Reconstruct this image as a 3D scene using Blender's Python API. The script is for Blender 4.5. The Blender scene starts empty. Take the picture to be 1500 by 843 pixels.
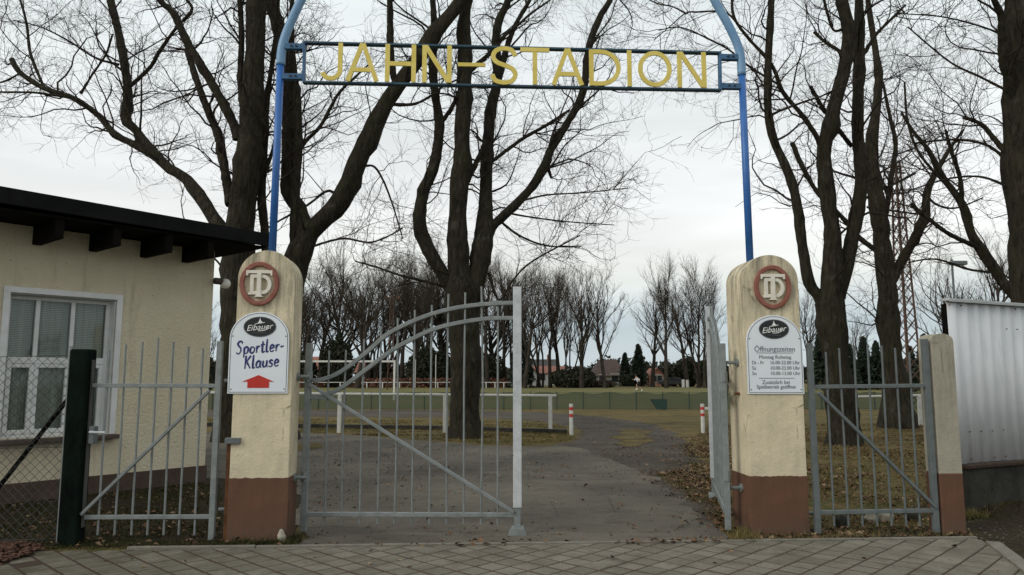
import bpy, bmesh, math, random
import numpy as np
from mathutils import Vector, Matrix
from mathutils.geometry import tessellate_polygon

random.seed(11)
RNG = np.random.default_rng(11)
SC = bpy.context.scene
COL = SC.collection
PI = math.pi

# ------------------------------------------------------------------ camera
F = 1100.0                     # focal length in photo pixels (1500 wide)
PITCH = math.atan(130.5 / F)
CAMZ = 1.52
cp, sp = math.cos(PITCH), math.sin(PITCH)
cam_d = bpy.data.cameras.new('camera')
cam_d.sensor_width = 36.0
cam_d.lens = F / 1500 * 36
cam_d.clip_start = 0.05
cam_d.clip_end = 3000
cam = bpy.data.objects.new('camera', cam_d)
cam.location = (0, 0, CAMZ)
cam.rotation_euler = (PI / 2 + PITCH, 0, 0)
COL.objects.link(cam)
SC.camera = cam

def ray(px, py):
    dx, dy = (px - 750) / F, (421.5 - py) / F
    return Vector((dx, cp - dy * sp, sp + dy * cp))
def at(px, py, Y):
    d = ray(px, py); return Vector((d.x * Y / d.y, Y, CAMZ + d.z * Y / d.y))
def ground(px, py, z=0.0):
    d = ray(px, py); t = (z - CAMZ) / d.z
    return Vector((d.x * t, d.y * t, z))

class Frame:
    """a vertical working plane: origin on the ground, u along it, v away from the street"""
    def __init__(s, o, th):
        s.o = Vector((o[0], o[1], 0)); s.th = th
        s.u = Vector((math.cos(th), math.sin(th), 0)); s.v = Vector((-math.sin(th), math.cos(th), 0))
    def pl(s, px, py, v=0.0):
        d = ray(px, py); c = Vector((0, 0, CAMZ))
        t = (v - (c - s.o).dot(s.v)) / d.dot(s.v)
        p = c + d * t
        return (p - s.o).dot(s.u), p.z
    def world(s, u, v, z=0):
        return s.o + s.u * u + s.v * v + Vector((0, 0, z))

# ------------------------------------------------------------------ objects
def tag(o, label=None, cat=None, group=None, kind=None):
    if label: o['label'] = label
    if cat: o['category'] = cat
    if group: o['group'] = group
    if kind: o['kind'] = kind
    return o
def thing(name, label, cat, loc=(0, 0, 0), rz=0.0, group=None):
    o = bpy.data.objects.new(name, None)
    o.empty_display_size = .2
    o.location = loc; o.rotation_euler = (0, 0, rz)
    COL.objects.link(o)
    return tag(o, label, cat, group)
def kids(o):
    return [c for c in COL.objects if c.parent == o]
def copy_tree(o, parent=None):
    c = o.copy(); COL.objects.link(c); c.parent = parent
    for k in kids(o): copy_tree(k, c)
    return c

class MB:
    def __init__(s): s.v = []; s.f = []
    def add(s, vs, fs):
        n = len(s.v); s.v += [tuple(p) for p in vs]; s.f += [tuple(i + n for i in f) for f in fs]; return s
    def box(s, lo, hi, M=None):
        x0, y0, z0 = lo; x1, y1, z1 = hi
        vs = [Vector(p) for p in ((x0,y0,z0),(x1,y0,z0),(x1,y1,z0),(x0,y1,z0),(x0,y0,z1),(x1,y0,z1),(x1,y1,z1),(x0,y1,z1))]
        if M is not None: vs = [M @ p for p in vs]
        return s.add(vs, [(3,2,1,0),(4,5,6,7),(0,1,5,4),(1,2,6,5),(2,3,7,6),(3,0,4,7)])
    def beam(s, a, b, w, h, up=(0, 0, 1)):
        """box from a to b, w across (horizontal), h along up"""
        a, b = Vector(a), Vector(b); d = b - a; L = d.length; d.normalize()
        up = Vector(up)
        if abs(d.dot(up)) > .98: up = Vector((0, 1, 0))
        x = d.cross(up).normalized(); y = x.cross(d).normalized()
        M = Matrix(((x.x, d.x, y.x, a.x), (x.y, d.y, y.y, a.y), (x.z, d.z, y.z, a.z), (0, 0, 0, 1)))
        return s.box((-w/2, 0, -h/2), (w/2, L, h/2), M)
    def tube(s, pts, r, n=8, closed=False, cap=True):
        pts = [Vector(p) for p in pts]; K = len(pts)
        rs = r if isinstance(r, (list, tuple)) else [r] * K
        ref = None; vs = []; fs = []
        for i, p in enumerate(pts):
            a = pts[(i-1) % K] if (closed or i > 0) else p
            b = pts[(i+1) % K] if (closed or i < K-1) else p
            t = (b - a).normalized()
            if ref is None:
                ref = Vector((0, 1, 0)) if abs(t.y) < .8 else Vector((1, 0, 0))
            x = (ref - t * ref.dot(t)).normalized(); ref = x; y = t.cross(x)
            for j in range(n):
                an = 2 * PI * j / n
                vs.append(p + (x * math.cos(an) + y * math.sin(an)) * rs[i])
        for i in range(K if closed else K - 1):
            for j in range(n):
                a, b = i * n + j, i * n + (j+1) % n
                c, d = ((i+1) % K) * n + (j+1) % n, ((i+1) % K) * n + j
                fs.append((a, b, c, d))
        if cap and not closed:
            fs.append(tuple(range(n - 1, -1, -1))); fs.append(tuple((K-1) * n + j for j in range(n)))
        return s.add(vs, fs)
    def prism(s, outline, y0, y1, M=None):
        """outline in (x, z), extruded from y0 to y1"""
        n = len(outline)
        vs = [Vector((x, y0, z)) for x, z in outline] + [Vector((x, y1, z)) for x, z in outline]
        if M is not None: vs = [M @ p for p in vs]
        tris = tessellate_polygon([[Vector((x, z, 0)) for x, z in outline]])
        fs = [tuple(t) for t in tris] + [tuple(i + n for i in reversed(t)) for t in tris]
        fs += [(i, (i+1) % n, n + (i+1) % n, n + i) for i in range(n)]
        return s.add(vs, fs)
    def ribbon(s, pts, w, y0, y1, closed=False):
        """flat stroke of width w through (x, z) points, mitred, extruded in y"""
        pts = [Vector(p) for p in pts]; n = len(pts); A = []; B = []
        for i, p in enumerate(pts):
            t1 = (p - pts[i-1]).normalized() if (i > 0 or closed) else None
            t2 = (pts[(i+1) % n] - p).normalized() if (i < n-1 or closed) else None
            if t1 is None: t1 = t2
            if t2 is None: t2 = t1
            n1 = Vector((-t1.y, t1.x)); n2 = Vector((-t2.y, t2.x))
            m = (n1 + n2).normalized(); k = w / 2 / max(.45, m.dot(n1))
            A.append(p + m * k); B.append(p - m * k)
        vs = []
        for y in (y0, y1):
            for a, b in zip(A, B): vs += [Vector((a.x, y, a.y)), Vector((b.x, y, b.y))]
        N = 2 * n; fs = []
        for i in range(n if closed else n - 1):
            j = (i + 1) % n
            a, b, c, d = 2*i, 2*i+1, 2*j+1, 2*j
            fs += [(a, b, c, d), (N+d, N+c, N+b, N+a), (d, N+d, N+a, a), (b, N+b, N+c, c)]
        if not closed:
            fs += [(0, N, N+1, 1), (2*n-1, 2*n-1+N, 2*n-2+N, 2*n-2)]
        return s.add(vs, fs)
    def lathe(s, prof, n=24, M=None):
        """profile (r, z) round the z axis"""
        vs = []; fs = []
        for r, z in prof:
            for j in range(n):
                p = Vector((r * math.cos(2*PI*j/n), r * math.sin(2*PI*j/n), z))
                vs.append(M @ p if M is not None else p)
        for i in range(len(prof) - 1):
            for j in range(n): fs.append((i*n+j, i*n+(j+1) % n, (i+1)*n+(j+1) % n, (i+1)*n+j))
        fs.append(tuple(range(n-1, -1, -1))); fs.append(tuple((len(prof)-1)*n + j for j in range(n)))
        return s.add(vs, fs)
    def build(s, name, mat, parent=None, bevel=0, smooth=False, label=None, segs=2):
        me = bpy.data.meshes.new(name)
        me.from_pydata(s.v, [], s.f); me.validate(); me.update()
        bm = bmesh.new(); bm.from_mesh(me); bmesh.ops.recalc_face_normals(bm, faces=bm.faces); bm.to_mesh(me); bm.free()
        if mat: me.materials.append(mat)
        if smooth:
            me.polygons.foreach_set('use_smooth', [True] * len(me.polygons))
        o = bpy.data.objects.new(name, me); COL.objects.link(o); o.parent = parent
        if bevel:
            b = o.modifiers.new('bevel', 'BEVEL'); b.width = bevel; b.segments = segs; b.limit_method = 'ANGLE'; b.angle_limit = .6
        if label: o['label'] = label
        return o

def np_mesh(name, V, Fq, mat, parent=None, smooth=False):
    """mesh straight from arrays; Fq is (M, k)"""
    V = np.ascontiguousarray(V, dtype=np.float32); Fq = np.ascontiguousarray(Fq, dtype=np.int32)
    k = Fq.shape[1]
    me = bpy.data.meshes.new(name)
    me.vertices.add(len(V)); me.vertices.foreach_set('co', V.ravel())
    me.loops.add(Fq.size); me.loops.foreach_set('vertex_index', Fq.ravel())
    me.polygons.add(len(Fq)); me.polygons.foreach_set('loop_start', np.arange(0, Fq.size, k, dtype=np.int32))
    if smooth: me.polygons.foreach_set('use_smooth', np.ones(len(Fq), dtype=bool))
    me.update(calc_edges=True)
    if mat: me.materials.append(mat)
    o = bpy.data.objects.new(name, me); COL.objects.link(o); o.parent = parent
    return o

def smooth_line(pts, sub=6, closed=False):
    """Catmull-Rom through tuples of any length"""
    P = [np.array(p, float) for p in pts]; n = len(P); out = []
    for i in range(n if closed else n - 1):
        g = lambda j: P[j % n] if closed else P[min(max(j, 0), n-1)]
        a, b, c, d = g(i-1), g(i), g(i+1), g(i+2)
        for k in range(sub):
            t = k / sub
            out.append(.5 * (2*b + (c-a)*t + (2*a-5*b+4*c-d)*t*t + (3*b-3*c+d-a)*t**3))
    if not closed: out.append(P[-1])
    return [tuple(p) for p in out]

# ------------------------------------------------------------------ materials
def lin(r, g, b):
    f = lambda c: (c/255/12.92) if c/255 <= .04045 else ((c/255+.055)/1.055)**2.4
    return (f(r), f(g), f(b), 1)
class Mat:
    """small node builder"""
    def __init__(s, name, rough=.8, metal=0.0, spec=.4):
        s.m = bpy.data.materials.new(name); s.m.use_nodes = True
        s.nt = s.m.node_tree; s.n = s.nt.nodes; s.l = s.nt.links
        s.b = s.n['Principled BSDF']; s.out = s.n['Material Output']
        s.b.inputs['Roughness'].default_value = rough; s.b.inputs['Metallic'].default_value = metal
        s.b.inputs['Specular IOR Level'].default_value = spec
        s.tc = s.n.new('ShaderNodeTexCoord')
    def co(s, scale=(1, 1, 1), which='Object'):
        mp = s.n.new('ShaderNodeMapping'); mp.inputs['Scale'].default_value = scale
        s.l.new(s.tc.outputs[which], mp.inputs['Vector']); return mp.outputs[0]
    def noise(s, scale, detail=5, rough=.6, stretch=(1, 1, 1), dist=0):
        t = s.n.new('ShaderNodeTexNoise'); t.inputs['Scale'].default_value = scale
        t.inputs['Detail'].default_value = detail; t.inputs['Roughness'].default_value = rough
        t.inputs['Distortion'].default_value = dist
        s.l.new(s.co(stretch), t.inputs['Vector']); return t.outputs['Fac']
    def voro(s, scale, out='Distance', feature='F1', stretch=(1, 1, 1)):
        t = s.n.new('ShaderNodeTexVoronoi'); t.feature = feature; t.inputs['Scale'].default_value = scale
        s.l.new(s.co(stretch), t.inputs['Vector']); return t.outputs[out]
    def ramp(s, fac, stops):
        r = s.n.new('ShaderNodeValToRGB'); e = r.color_ramp.elements
        while len(e) < len(stops): e.new(.5)
        for el, (p, c) in zip(e, stops):
            el.position = p; el.color = c if isinstance(c, tuple) else (c, c, c, 1)
        s.l.new(fac, r.inputs[0]); return r.outputs[0]
    def mix(s, fac, a, b, mode='MIX'):
        m = s.n.new('ShaderNodeMix'); m.data_type = 'RGBA'; m.blend_type = mode
        for sock, v in ((m.inputs[0], fac), (m.inputs[6], a), (m.inputs[7], b)):
            if isinstance(v, (int, float, tuple)): sock.default_value = v
            else: s.l.new(v, sock)
        return m.outputs[2]
    def math(s, op, a, b=0.0):
        m = s.n.new('ShaderNodeMath'); m.operation = op
        for sock, v in ((m.inputs[0], a), (m.inputs[1], b)):
            if isinstance(v, (int, float)): sock.default_value = v
            else: s.l.new(v, sock)
        return m.outputs[0]
    def axis(s, i, which='Object'):
        x = s.n.new('ShaderNodeSeparateXYZ'); s.l.new(s.tc.outputs[which], x.inputs[0]); return x.outputs[i]
    def color(s, c):
        if isinstance(c, tuple): s.b.inputs['Base Color'].default_value = c
        else: s.l.new(c, s.b.inputs['Base Color'])
        return s
    def rough(s, r): s.l.new(r, s.b.inputs['Roughness']); return s
    def bump(s, h, dist=.01, strength=.6):
        b = s.n.new('ShaderNodeBump'); b.inputs['Distance'].default_value = dist; b.inputs['Strength'].default_value = strength
        s.l.new(h, b.inputs['Height']); s.l.new(b.outputs[0], s.b.inputs['Normal']); return s

def simple(name, c1, c2, scale=6, rough=.8, metal=0, bump=0, bscale=60, stretch=(1,1,1), lo=.35, hi=.65, spec=.4):
    m = Mat(name, rough, metal, spec)
    m.color(m.mix(m.ramp(m.noise(scale, 6, .65, stretch), [(lo, 0.), (hi, 1.)]), c1, c2))
    if bump: m.bump(m.noise(bscale, 5, .7, stretch), bump)
    return m.m

M = {}
def bark(name, a, b, moss):
    m = Mat(name, .95, 0, .15)
    big = m.ramp(m.noise(2.2, 5), [(.4, 0.), (.65, 1.)])
    fine = m.ramp(m.noise(14, 7, .7, (1, 1, .22)), [(.35, 0.), (.68, 1.)])
    c = m.mix(fine, a, b); c = m.mix(m.math('MULTIPLY', big, .55), c, moss)
    p = m.ramp(m.noise(5, 6, .75, (1, 1, .5)), [(.56, 0.), (.68, 1.)]); c = m.mix(m.math('MULTIPLY', p, .6), c, (.085, .078, .062, 1))
    m.color(c); m.bump(m.math('ADD', m.noise(14, 8, .78, (1, 1, .16)), m.math('MULTIPLY', m.voro(11, 'Distance', 'F1', (1, 1, .3)), .7)), .06, 1.0); return m.m
M['bark'] = bark('bark', (.007, .0055, .004, 1), (.052, .043, .031, 1), (.036, .036, .017, 1))
M['twig'] = simple('twig', (.016, .012, .009, 1), (.042, .031, .023, 1), 3, .9, spec=.15)
M['far_bark'] = simple('far_bark', (.024, .020, .016, 1), (.06, .05, .039, 1), 1.2, .95, spec=.1)
M['far_twig'] = simple('far_twig', (.042, .034, .026, 1), (.085, .066, .05, 1), .6, .95, spec=.1)

def cream(name, base, z_top):
    m = Mat(name, .88, 0, .25)
    c = m.mix(m.ramp(m.noise(3.5, 6, .62), [(.38, 0.), (.7, 1.)]), base, tuple(x*.78 for x in base[:3]) + (1,))
    # rain streaks and algae that grow on the weathered head and edges
    st = m.ramp(m.noise(5, 6, .7, (2.2, 2.2, .32)), [(.43, 0.), (.62, 1.)])
    zz = m.axis(2)
    top = m.n.new('ShaderNodeMapRange'); top.inputs[1].default_value = z_top - 1.5; top.inputs[2].default_value = z_top + .1
    top.inputs[3].default_value = .12; top.inputs[4].default_value = 1.0
    m.l.new(zz, top.inputs[0])
    c = m.mix(m.math('MULTIPLY', m.math('MULTIPLY', st, .85), top.outputs[0]), c, (.155, .145, .10, 1))
    ch = m.ramp(m.noise(7.5, 7, .7), [(.69, 0.), (.705, 1.)])
    c = m.mix(m.math('MULTIPLY', ch, .8), c, (.24, .215, .165, 1))
    gp = m.ramp(m.noise(1.7, 7, .72, (1, 1, .8)), [(.54, 0.), (.72, 1.)])
    c = m.mix(m.math('MULTIPLY', gp, .5), c, (.25, .235, .185, 1))
    ck = m.ramp(m.voro(2.6, 'Distance', 'DISTANCE_TO_EDGE', (1, 1, .55)), [(.004, 1.), (.014, 0.)])
    ck = m.math('MULTIPLY', ck, m.ramp(m.noise(2.1, 3), [(.53, 0.), (.58, 1.)]))
    c = m.mix(m.math('MULTIPLY', ck, .7), c, (.11, .095, .07, 1))
    sp_ = m.ramp(m.noise(22, 4, .7), [(.62, 0.), (.72, 1.)])
    c = m.mix(m.math('MULTIPLY', sp_, .5), c, (.22, .19, .13, 1))
    m.color(c); m.bump(m.math('ADD', m.noise(45, 6, .7), m.math('MULTIPLY', m.noise(6, 3), 1.5)), .012, .6); return m.m
M['cream'] = cream('cream_plaster', (.66, .575, .405, 1), 2.65)
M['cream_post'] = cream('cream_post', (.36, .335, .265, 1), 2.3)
def paint(name, a, b, worn):
    m = Mat(name, .72, 0, .35)
    c = m.mix(m.ramp(m.noise(4, 6), [(.35, 0.), (.7, 1.)]), a, b)
    c = m.mix(m.ramp(m.noise(13, 7, .72), [(.66, 0.), (.71, 1.)]), c, worn)
    st = m.ramp(m.noise(6, 7, .75, (1, 1, .35)), [(.52, 0.), (.72, 1.)])
    c = m.mix(m.math('MULTIPLY', st, .55), c, tuple(x * .5 for x in b[:3]) + (1,))
    mud = m.n.new('ShaderNodeMapRange'); mud.inputs[1].default_value = .0; mud.inputs[2].default_value = .28; mud.inputs[3].default_value = .9; mud.inputs[4].default_value = 0
    m.l.new(m.axis(2), mud.inputs[0])
    sp2 = m.math('MULTIPLY', mud.outputs[0], m.ramp(m.noise(30, 5, .75), [(.42, 0.), (.6, 1.)]))
    c = m.mix(sp2, c, (.075, .062, .046, 1))
    m.color(c); m.bump(m.noise(50, 5, .7), .006, .6); return m.m
M['brown'] = paint('brown_paint', (.128, .058, .032, 1), (.092, .044, .026, 1), (.18, .13, .09, 1))
M['plinth'] = paint('plinth_paint', (.075, .042, .028, 1), (.05, .032, .024, 1), (.09, .08, .07, 1))
def render_wall():
    m = Mat('house_render', .92, 0, .2)
    c = m.mix(m.ramp(m.noise(1.1, 5), [(.35, 0.), (.7, 1.)]), (.72, .645, .475, 1), (.61, .54, .385, 1))
    pits = m.ramp(m.noise(24, 3, .5), [(.27, 1.), (.36, 0.)])
    c = m.mix(m.math('MULTIPLY', pits, .7), c, (.22, .19, .13, 1))
    st = m.ramp(m.noise(3.0, 6, .7, (1.6, 1.6, .22)), [(.56, 0.), (.75, 1.)])
    c = m.mix(m.math('MULTIPLY', st, .4), c, (.20, .175, .12, 1))
    m.color(c); m.bump(m.noise(28, 6, .7), .04, .9); return m.m
M['render'] = render_wall()
def galv(name, a, b, rough=.5, metal=.55):
    m = Mat(name, rough, metal, .5)
    c = m.mix(m.ramp(m.noise(9, 6, .7), [(.35, 0.), (.68, 1.)]), a, b)
    c = m.mix(m.ramp(m.noise(30, 5, .7), [(.66, 0.), (.74, 1.)]), c, tuple(x*.6 for x in a[:3]) + (1,))
    ru = m.ramp(m.noise(13, 7, .75), [(.70, 0.), (.73, 1.)])
    c = m.mix(m.math('MULTIPLY', ru, .75), c, (.10, .055, .03, 1))
    m.color(c); m.rough(m.ramp(m.noise(15, 4), [(.3, rough-.1), (.7, rough+.15)])); return m.m
M['galv'] = galv('galvanised_steel', (.155, .172, .168, 1), (.24, .26, .255, 1), .6, .25)
M['galv_light'] = galv('bright_galvanised_steel', (.40, .42, .43, 1), (.54, .56, .57, 1), .6, .2)
M['grey_paint'] = galv('grey_painted_steel', (.085, .102, .102, 1), (.13, .148, .146, 1), .6, .1)
M['rust'] = simple('rusty_steel', (.09, .035, .016, 1), (.17, .075, .03, 1), 9, .85, .2, .004)
M['rust_mast'] = simple('rusty_lattice', (.05, .028, .019, 1), (.11, .065, .042, 1), 3, .85)
M['post_black'] = simple('tarred_post', (.004, .005, .0045, 1), (.008, .014, .010, 1), 7, .8, 0, .012, 40, (1, 1, .4), spec=.02)
M['wire'] = simple('dull_wire', (.05, .05, .045, 1), (.09, .088, .08, 1), 5, .7, .2)
M['blue'] = simple('blue_paint', (.022, .105, .33, 1), (.035, .14, .40, 1), 4, .4, .0, .002)
M['light_blue'] = simple('faded_blue_paint', (.12, .25, .42, 1), (.18, .32, .48, 1), 4, .45, 0, .002)
M['frame_blue'] = simple('dark_blue_green_paint', (.012, .04, .075, 1), (.022, .075, .11, 1), 6, .45)
M['bracket_blue'] = simple('bracket_blue', (.02, .075, .17, 1), (.05, .14, .25, 1), 12, .5)
M['gold'] = simple('yellow_paint', (.60, .475, .09, 1), (.70, .57, .15, 1), 9, .5, 0, .001)
M['terracotta'] = simple('red_brown_ring', (.20, .065, .045, 1), (.28, .115, .085, 1), 12, .8, 0, .006, 70)
M['relief'] = simple('white_relief', (.62, .58, .49, 1), (.72, .69, .60, 1), 10, .8, 0, .004)
M['enamel'] = simple('white_enamel', (.66, .70, .74, 1), (.72, .755, .79, 1), 3, .35)
M['ink'] = simple('black_print', (.008, .010, .010, 1), (.014, .016, .016, 1), 5, .4)
M['ink_grey'] = simple('grey_print', (.09, .095, .11, 1), (.12, .125, .14, 1), 5, .5)
M['ink_blue'] = simple('navy_print', (.012, .022, .12, 1), (.02, .03, .15, 1), 5, .4)
M['ink_red'] = simple('red_print', (.42, .02, .015, 1), (.5, .035, .02, 1), 5, .4)
M['print_white'] = simple('white_print', (.7, .7, .68, 1), (.78, .78, .76, 1), 5, .5)
M['bitumen'] = simple('bitumen_black', (.006, .006, .0065, 1), (.011, .011, .012, 1), 3, .9, 0, .004, spec=.1)
M['black_wood'] = simple('black_stained_wood', (.003, .0026, .0022, 1), (.007, .006, .005, 1), 6, .9, spec=.08)
M['white_wood'] = simple('white_window_paint', (.66, .67, .66, 1), (.56, .57, .55, 1), 5, .5)
M['sill'] = simple('brown_sill', (.05, .035, .026, 1), (.08, .055, .04, 1), 6, .7)
M['stone'] = simple('pale_stone', (.30, .27, .21, 1), (.44, .40, .32, 1), 14, .9, 0, .02, 30)
M['concrete'] = simple('concrete_edging', (.125, .115, .092, 1), (.19, .175, .142, 1), 8, .9, 0, .008, 60)
M['dark_concrete'] = simple('mossy_dark_concrete', (.012, .012, .010, 1), (.045, .042, .031, 1), 3, .97, 0, .03, 20)
M['zinc'] = simple('grey_corrugated_steel', (.33, .345, .365, 1), (.42, .435, .455, 1), 1.6, .6, .1, .002, 30, (1, 1, .3))
def zinc():
    m = Mat('grey_corrugated_steel', .75, 0, .25)
    c = m.mix(m.ramp(m.noise(1.6, 6), [(.35, 0.), (.65, 1.)]), (.54, .555, .57, 1), (.64, .65, .66, 1))
    st = m.ramp(m.noise(7, 6, .7, (1, 1, .10)), [(.55, 0.), (.75, 1.)])
    c = m.mix(m.math('MULTIPLY', st, .45), c, (.20, .19, .165, 1))
    ru = m.ramp(m.noise(9, 6, .75, (1, 1, .3)), [(.71, 0.), (.74, 1.)])
    c = m.mix(m.math('MULTIPLY', ru, .7), c, (.16, .09, .05, 1))
    m.color(c); m.bump(m.noise(2.2, 3), .02, .5); return m.m
M['zinc'] = zinc()
M['zinc_cap'] = simple('pale_steel_cap', (.38, .40, .40, 1), (.48, .50, .50, 1), 5, .6, .1)
M['white_rail'] = simple('white_rail_paint', (.48, .48, .44, 1), (.60, .60, .56, 1), 9, .7)
M['red'] = simple('red_paint', (.42, .03, .025, 1), (.5, .05, .035, 1), 6, .5)
M['net_post'] = simple('green_fence_post', (.012, .035, .028, 1), (.02, .05, .04, 1), 4, .6)
M['hedge_brown'] = simple('brown_hedge_leaves', (.12, .05, .03, 1), (.21, .10, .06, 1), 2, .95)
M['roof_red'] = simple('red_roof_tiles', (.19, .075, .055, 1), (.28, .12, .085, 1), 2, .9)
M['roof_brown'] = simple('brown_roof_tiles', (.055, .036, .028, 1), (.09, .062, .047, 1), 2, .9)
M['roof_grey'] = simple('grey_roof_tiles', (.035, .033, .034, 1), (.06, .057, .055, 1), 2, .9)
M['wall_white'] = simple('white_house_wall', (.62, .62, .60, 1), (.70, .70, .68, 1), 2, .9)
M['wall_grey'] = simple('grey_house_wall', (.24, .225, .195, 1), (.31, .29, .255, 1), 2, .9)
M['wall_pink'] = simple('pink_house_wall', (.42, .22, .14, 1), (.5, .28, .19, 1), 2, .9)
M['far_glass'] = simple('dark_far_glass', (.02, .024, .028, 1), (.035, .04, .045, 1), 2, .2)
M['needles'] = simple('dark_needles', (.009, .017, .009, 1), (.024, .038, .020, 1), .8, .9)
M['shrub'] = simple('dark_shrub', (.016, .021, .011, 1), (.042, .043, .024, 1), .7, .9)
M['skin'] = simple('skin', (.46, .27, .19, 1), (.5, .3, .21, 1), 8, .6)
M['shirt'] = simple('white_blue_shirt', (.55, .60, .68, 1), (.66, .70, .75, 1), 8, .8)
M['shorts'] = simple('black_shorts', (.012, .012, .016, 1), (.02, .02, .026, 1), 8, .8)
M['hair'] = simple('dark_hair', (.012, .009, .007, 1), (.02, .016, .012, 1), 20, .7)
M['glass_lamp'] = simple('opal_glass', (.66, .64, .56, 1), (.72, .70, .62, 1), 6, .25)
M['leaf'] = None

def leaf_mat():
    m = Mat('dead_leaf', .85, 0, .2)
    v = m.voro(9, 'Color')
    x = m.n.new('ShaderNodeSeparateColor'); m.l.new(v, x.inputs[0])
    m.color(m.ramp(x.outputs[0], [(0, (.045, .026, .016, 1)), (.4, (.10, .056, .03, 1)), (.75, (.16, .092, .05, 1)), (1, (.26, .19, .11, 1))]))
    return m.m
M['leaf'] = leaf_mat()

def ground_mat():
    m = Mat('winter_lawn', .97, 0, .1)
    a = m.ramp(m.noise(.35, 6, .6), [(.38, 0.), (.62, 1.)])
    c = m.mix(a, (.140, .108, .042, 1), (.078, .084, .027, 1))
    b = m.ramp(m.noise(3.2, 8, .72), [(.42, 0.), (.66, 1.)])
    c = m.mix(b, c, (.20, .142, .064, 1))
    d = m.ramp(m.noise(1.1, 7, .74, (.6, 1.3, 1)), [(.50, 0.), (.62, 1.)])
    c = m.mix(m.math('MULTIPLY', d, .85), c, (.058, .039, .024, 1))
    e = m.ramp(m.noise(6, 6, .8), [(.56, 0.), (.66, 1.)])
    c = m.mix(m.math('MULTIPLY', e, .6), c, (.15, .078, .036, 1))
    f = m.ramp(m.noise(60, 4, .8), [(.3, .55), (.7, 1.35)])
    c = m.mix(1.0, c, f, 'MULTIPLY')
    m.color(c); m.bump(m.noise(40, 6, .8), .05, .8); return m.m
M['lawn'] = ground_mat()
def field_mat():
    m = Mat('pitch_turf', .97, 0, .1)
    a = m.ramp(m.noise(.12, 6, .6, (.5, 1, 1)), [(.36, 0.), (.64, 1.)])
    c = m.mix(a, (.15, .128, .055, 1), (.105, .108, .042, 1))
    m.color(c); m.bump(m.noise(12, 5, .8), .05, .5); return m.m
M['field'] = field_mat()
def soil_mat():
    m = Mat('dark_yard_soil', .97, 0, .1)
    a = m.ramp(m.noise(1.6, 7, .7), [(.38, 0.), (.62, 1.)])
    c = m.mix(a, (.040, .036, .017, 1), (.034, .026, .018, 1))
    b = m.ramp(m.noise(9, 6, .75), [(.5, 0.), (.7, 1.)])
    c = m.mix(b, c, (.08, .055, .034, 1))
    m.color(c); m.bump(m.noise(30, 6, .8), .05, .8); return m.m
M['soil'] = soil_mat()
def asphalt_mat(name, a, b, dirt, spk):
    m = Mat(name, .96, 0, .08)
    n1 = m.ramp(m.noise(.55, 7, .62), [(.36, 0.), (.66, 1.)])
    c = m.mix(n1, a, b)
    n2 = m.ramp(m.noise(1.9, 8, .72, (1, 2.2, 1)), [(.52, 0.), (.72, 1.)])
    c = m.mix(m.math('MULTIPLY', n2, .85), c, dirt)
    n3 = m.ramp(m.voro(70), [(.1, 1.35), (.6, .75)])
    c = m.mix(.8, c, n3, 'MULTIPLY')
    n4 = m.ramp(m.noise(26, 3, .6), [(.66, 0.), (.72, 1.)])
    c = m.mix(m.math('MULTIPLY', n4, .55), c, spk)
    # hairline cracks, damp patches with a hard rim, swept grit
    ck = m.ramp(m.voro(.8, 'Distance', 'DISTANCE_TO_EDGE'), [(.004, 1.), (.012, 0.)])
    ck = m.math('MULTIPLY', ck, m.ramp(m.noise(.9, 4), [(.5, 0.), (.56, 1.)]))
    c = m.mix(m.math('MULTIPLY', ck, .3), c, (.04, .036, .03, 1))
    dp = m.ramp(m.noise(.33, 8, .58, (1, 1.7, 1), .6), [(.52, 0.), (.56, .55), (.7, .8)])
    c = m.mix(m.math('MULTIPLY', dp, .55), c, tuple(x * .55 for x in b[:3]) + (1,))
    gr = m.ramp(m.noise(4.5, 8, .8, (.5, 1.4, 1)), [(.58, 0.), (.66, 1.)])
    c = m.mix(m.math('MULTIPLY', gr, .5), c, spk)
    m.color(c); m.bump(m.math('ADD', m.noise(90, 4, .8), m.math('MULTIPLY', m.noise(2.5, 4), 3)), .012, .7); return m.m
M['asphalt'] = asphalt_mat('worn_asphalt', (.165, .148, .118, 1), (.105, .095, .079, 1), (.075, .062, .047, 1), (.24, .20, .155, 1))
M['gravel'] = asphalt_mat('dark_gravel_path', (.068, .060, .050, 1), (.11, .094, .075, 1), (.045, .036, .027, 1), (.18, .145, .10, 1))
def paver_mat():
    m = Mat('concrete_pavers', .92, 0, .2)
    at_ = m.n.new('ShaderNodeAttribute'); at_.attribute_name = 'tone'
    c = m.mix(at_.outputs['Fac'], (.165, .150, .118, 1), (.225, .205, .162, 1))
    c = m.mix(m.ramp(m.noise(3.2, 7, .7), [(.42, 0.), (.66, 1.)]), c, (.12, .108, .082, 1))
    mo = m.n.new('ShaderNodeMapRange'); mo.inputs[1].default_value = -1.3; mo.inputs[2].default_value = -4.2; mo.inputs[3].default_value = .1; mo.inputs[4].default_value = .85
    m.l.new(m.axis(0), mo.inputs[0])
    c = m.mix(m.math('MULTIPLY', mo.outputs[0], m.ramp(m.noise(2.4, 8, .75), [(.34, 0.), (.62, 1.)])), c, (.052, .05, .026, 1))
    c = m.mix(m.math('MULTIPLY', m.ramp(m.noise(42, 5, .75), [(.4, 0.), (.7, 1.)]), .45), c, (.06, .054, .042, 1))
    m.color(c); m.bump(m.noise(70, 6, .8), .006, .7); return m.m
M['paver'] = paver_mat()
M['joint'] = simple('joint_dirt', (.030, .017, .011, 1), (.052, .032, .02, 1), 14, .97, 0, .01)
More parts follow.
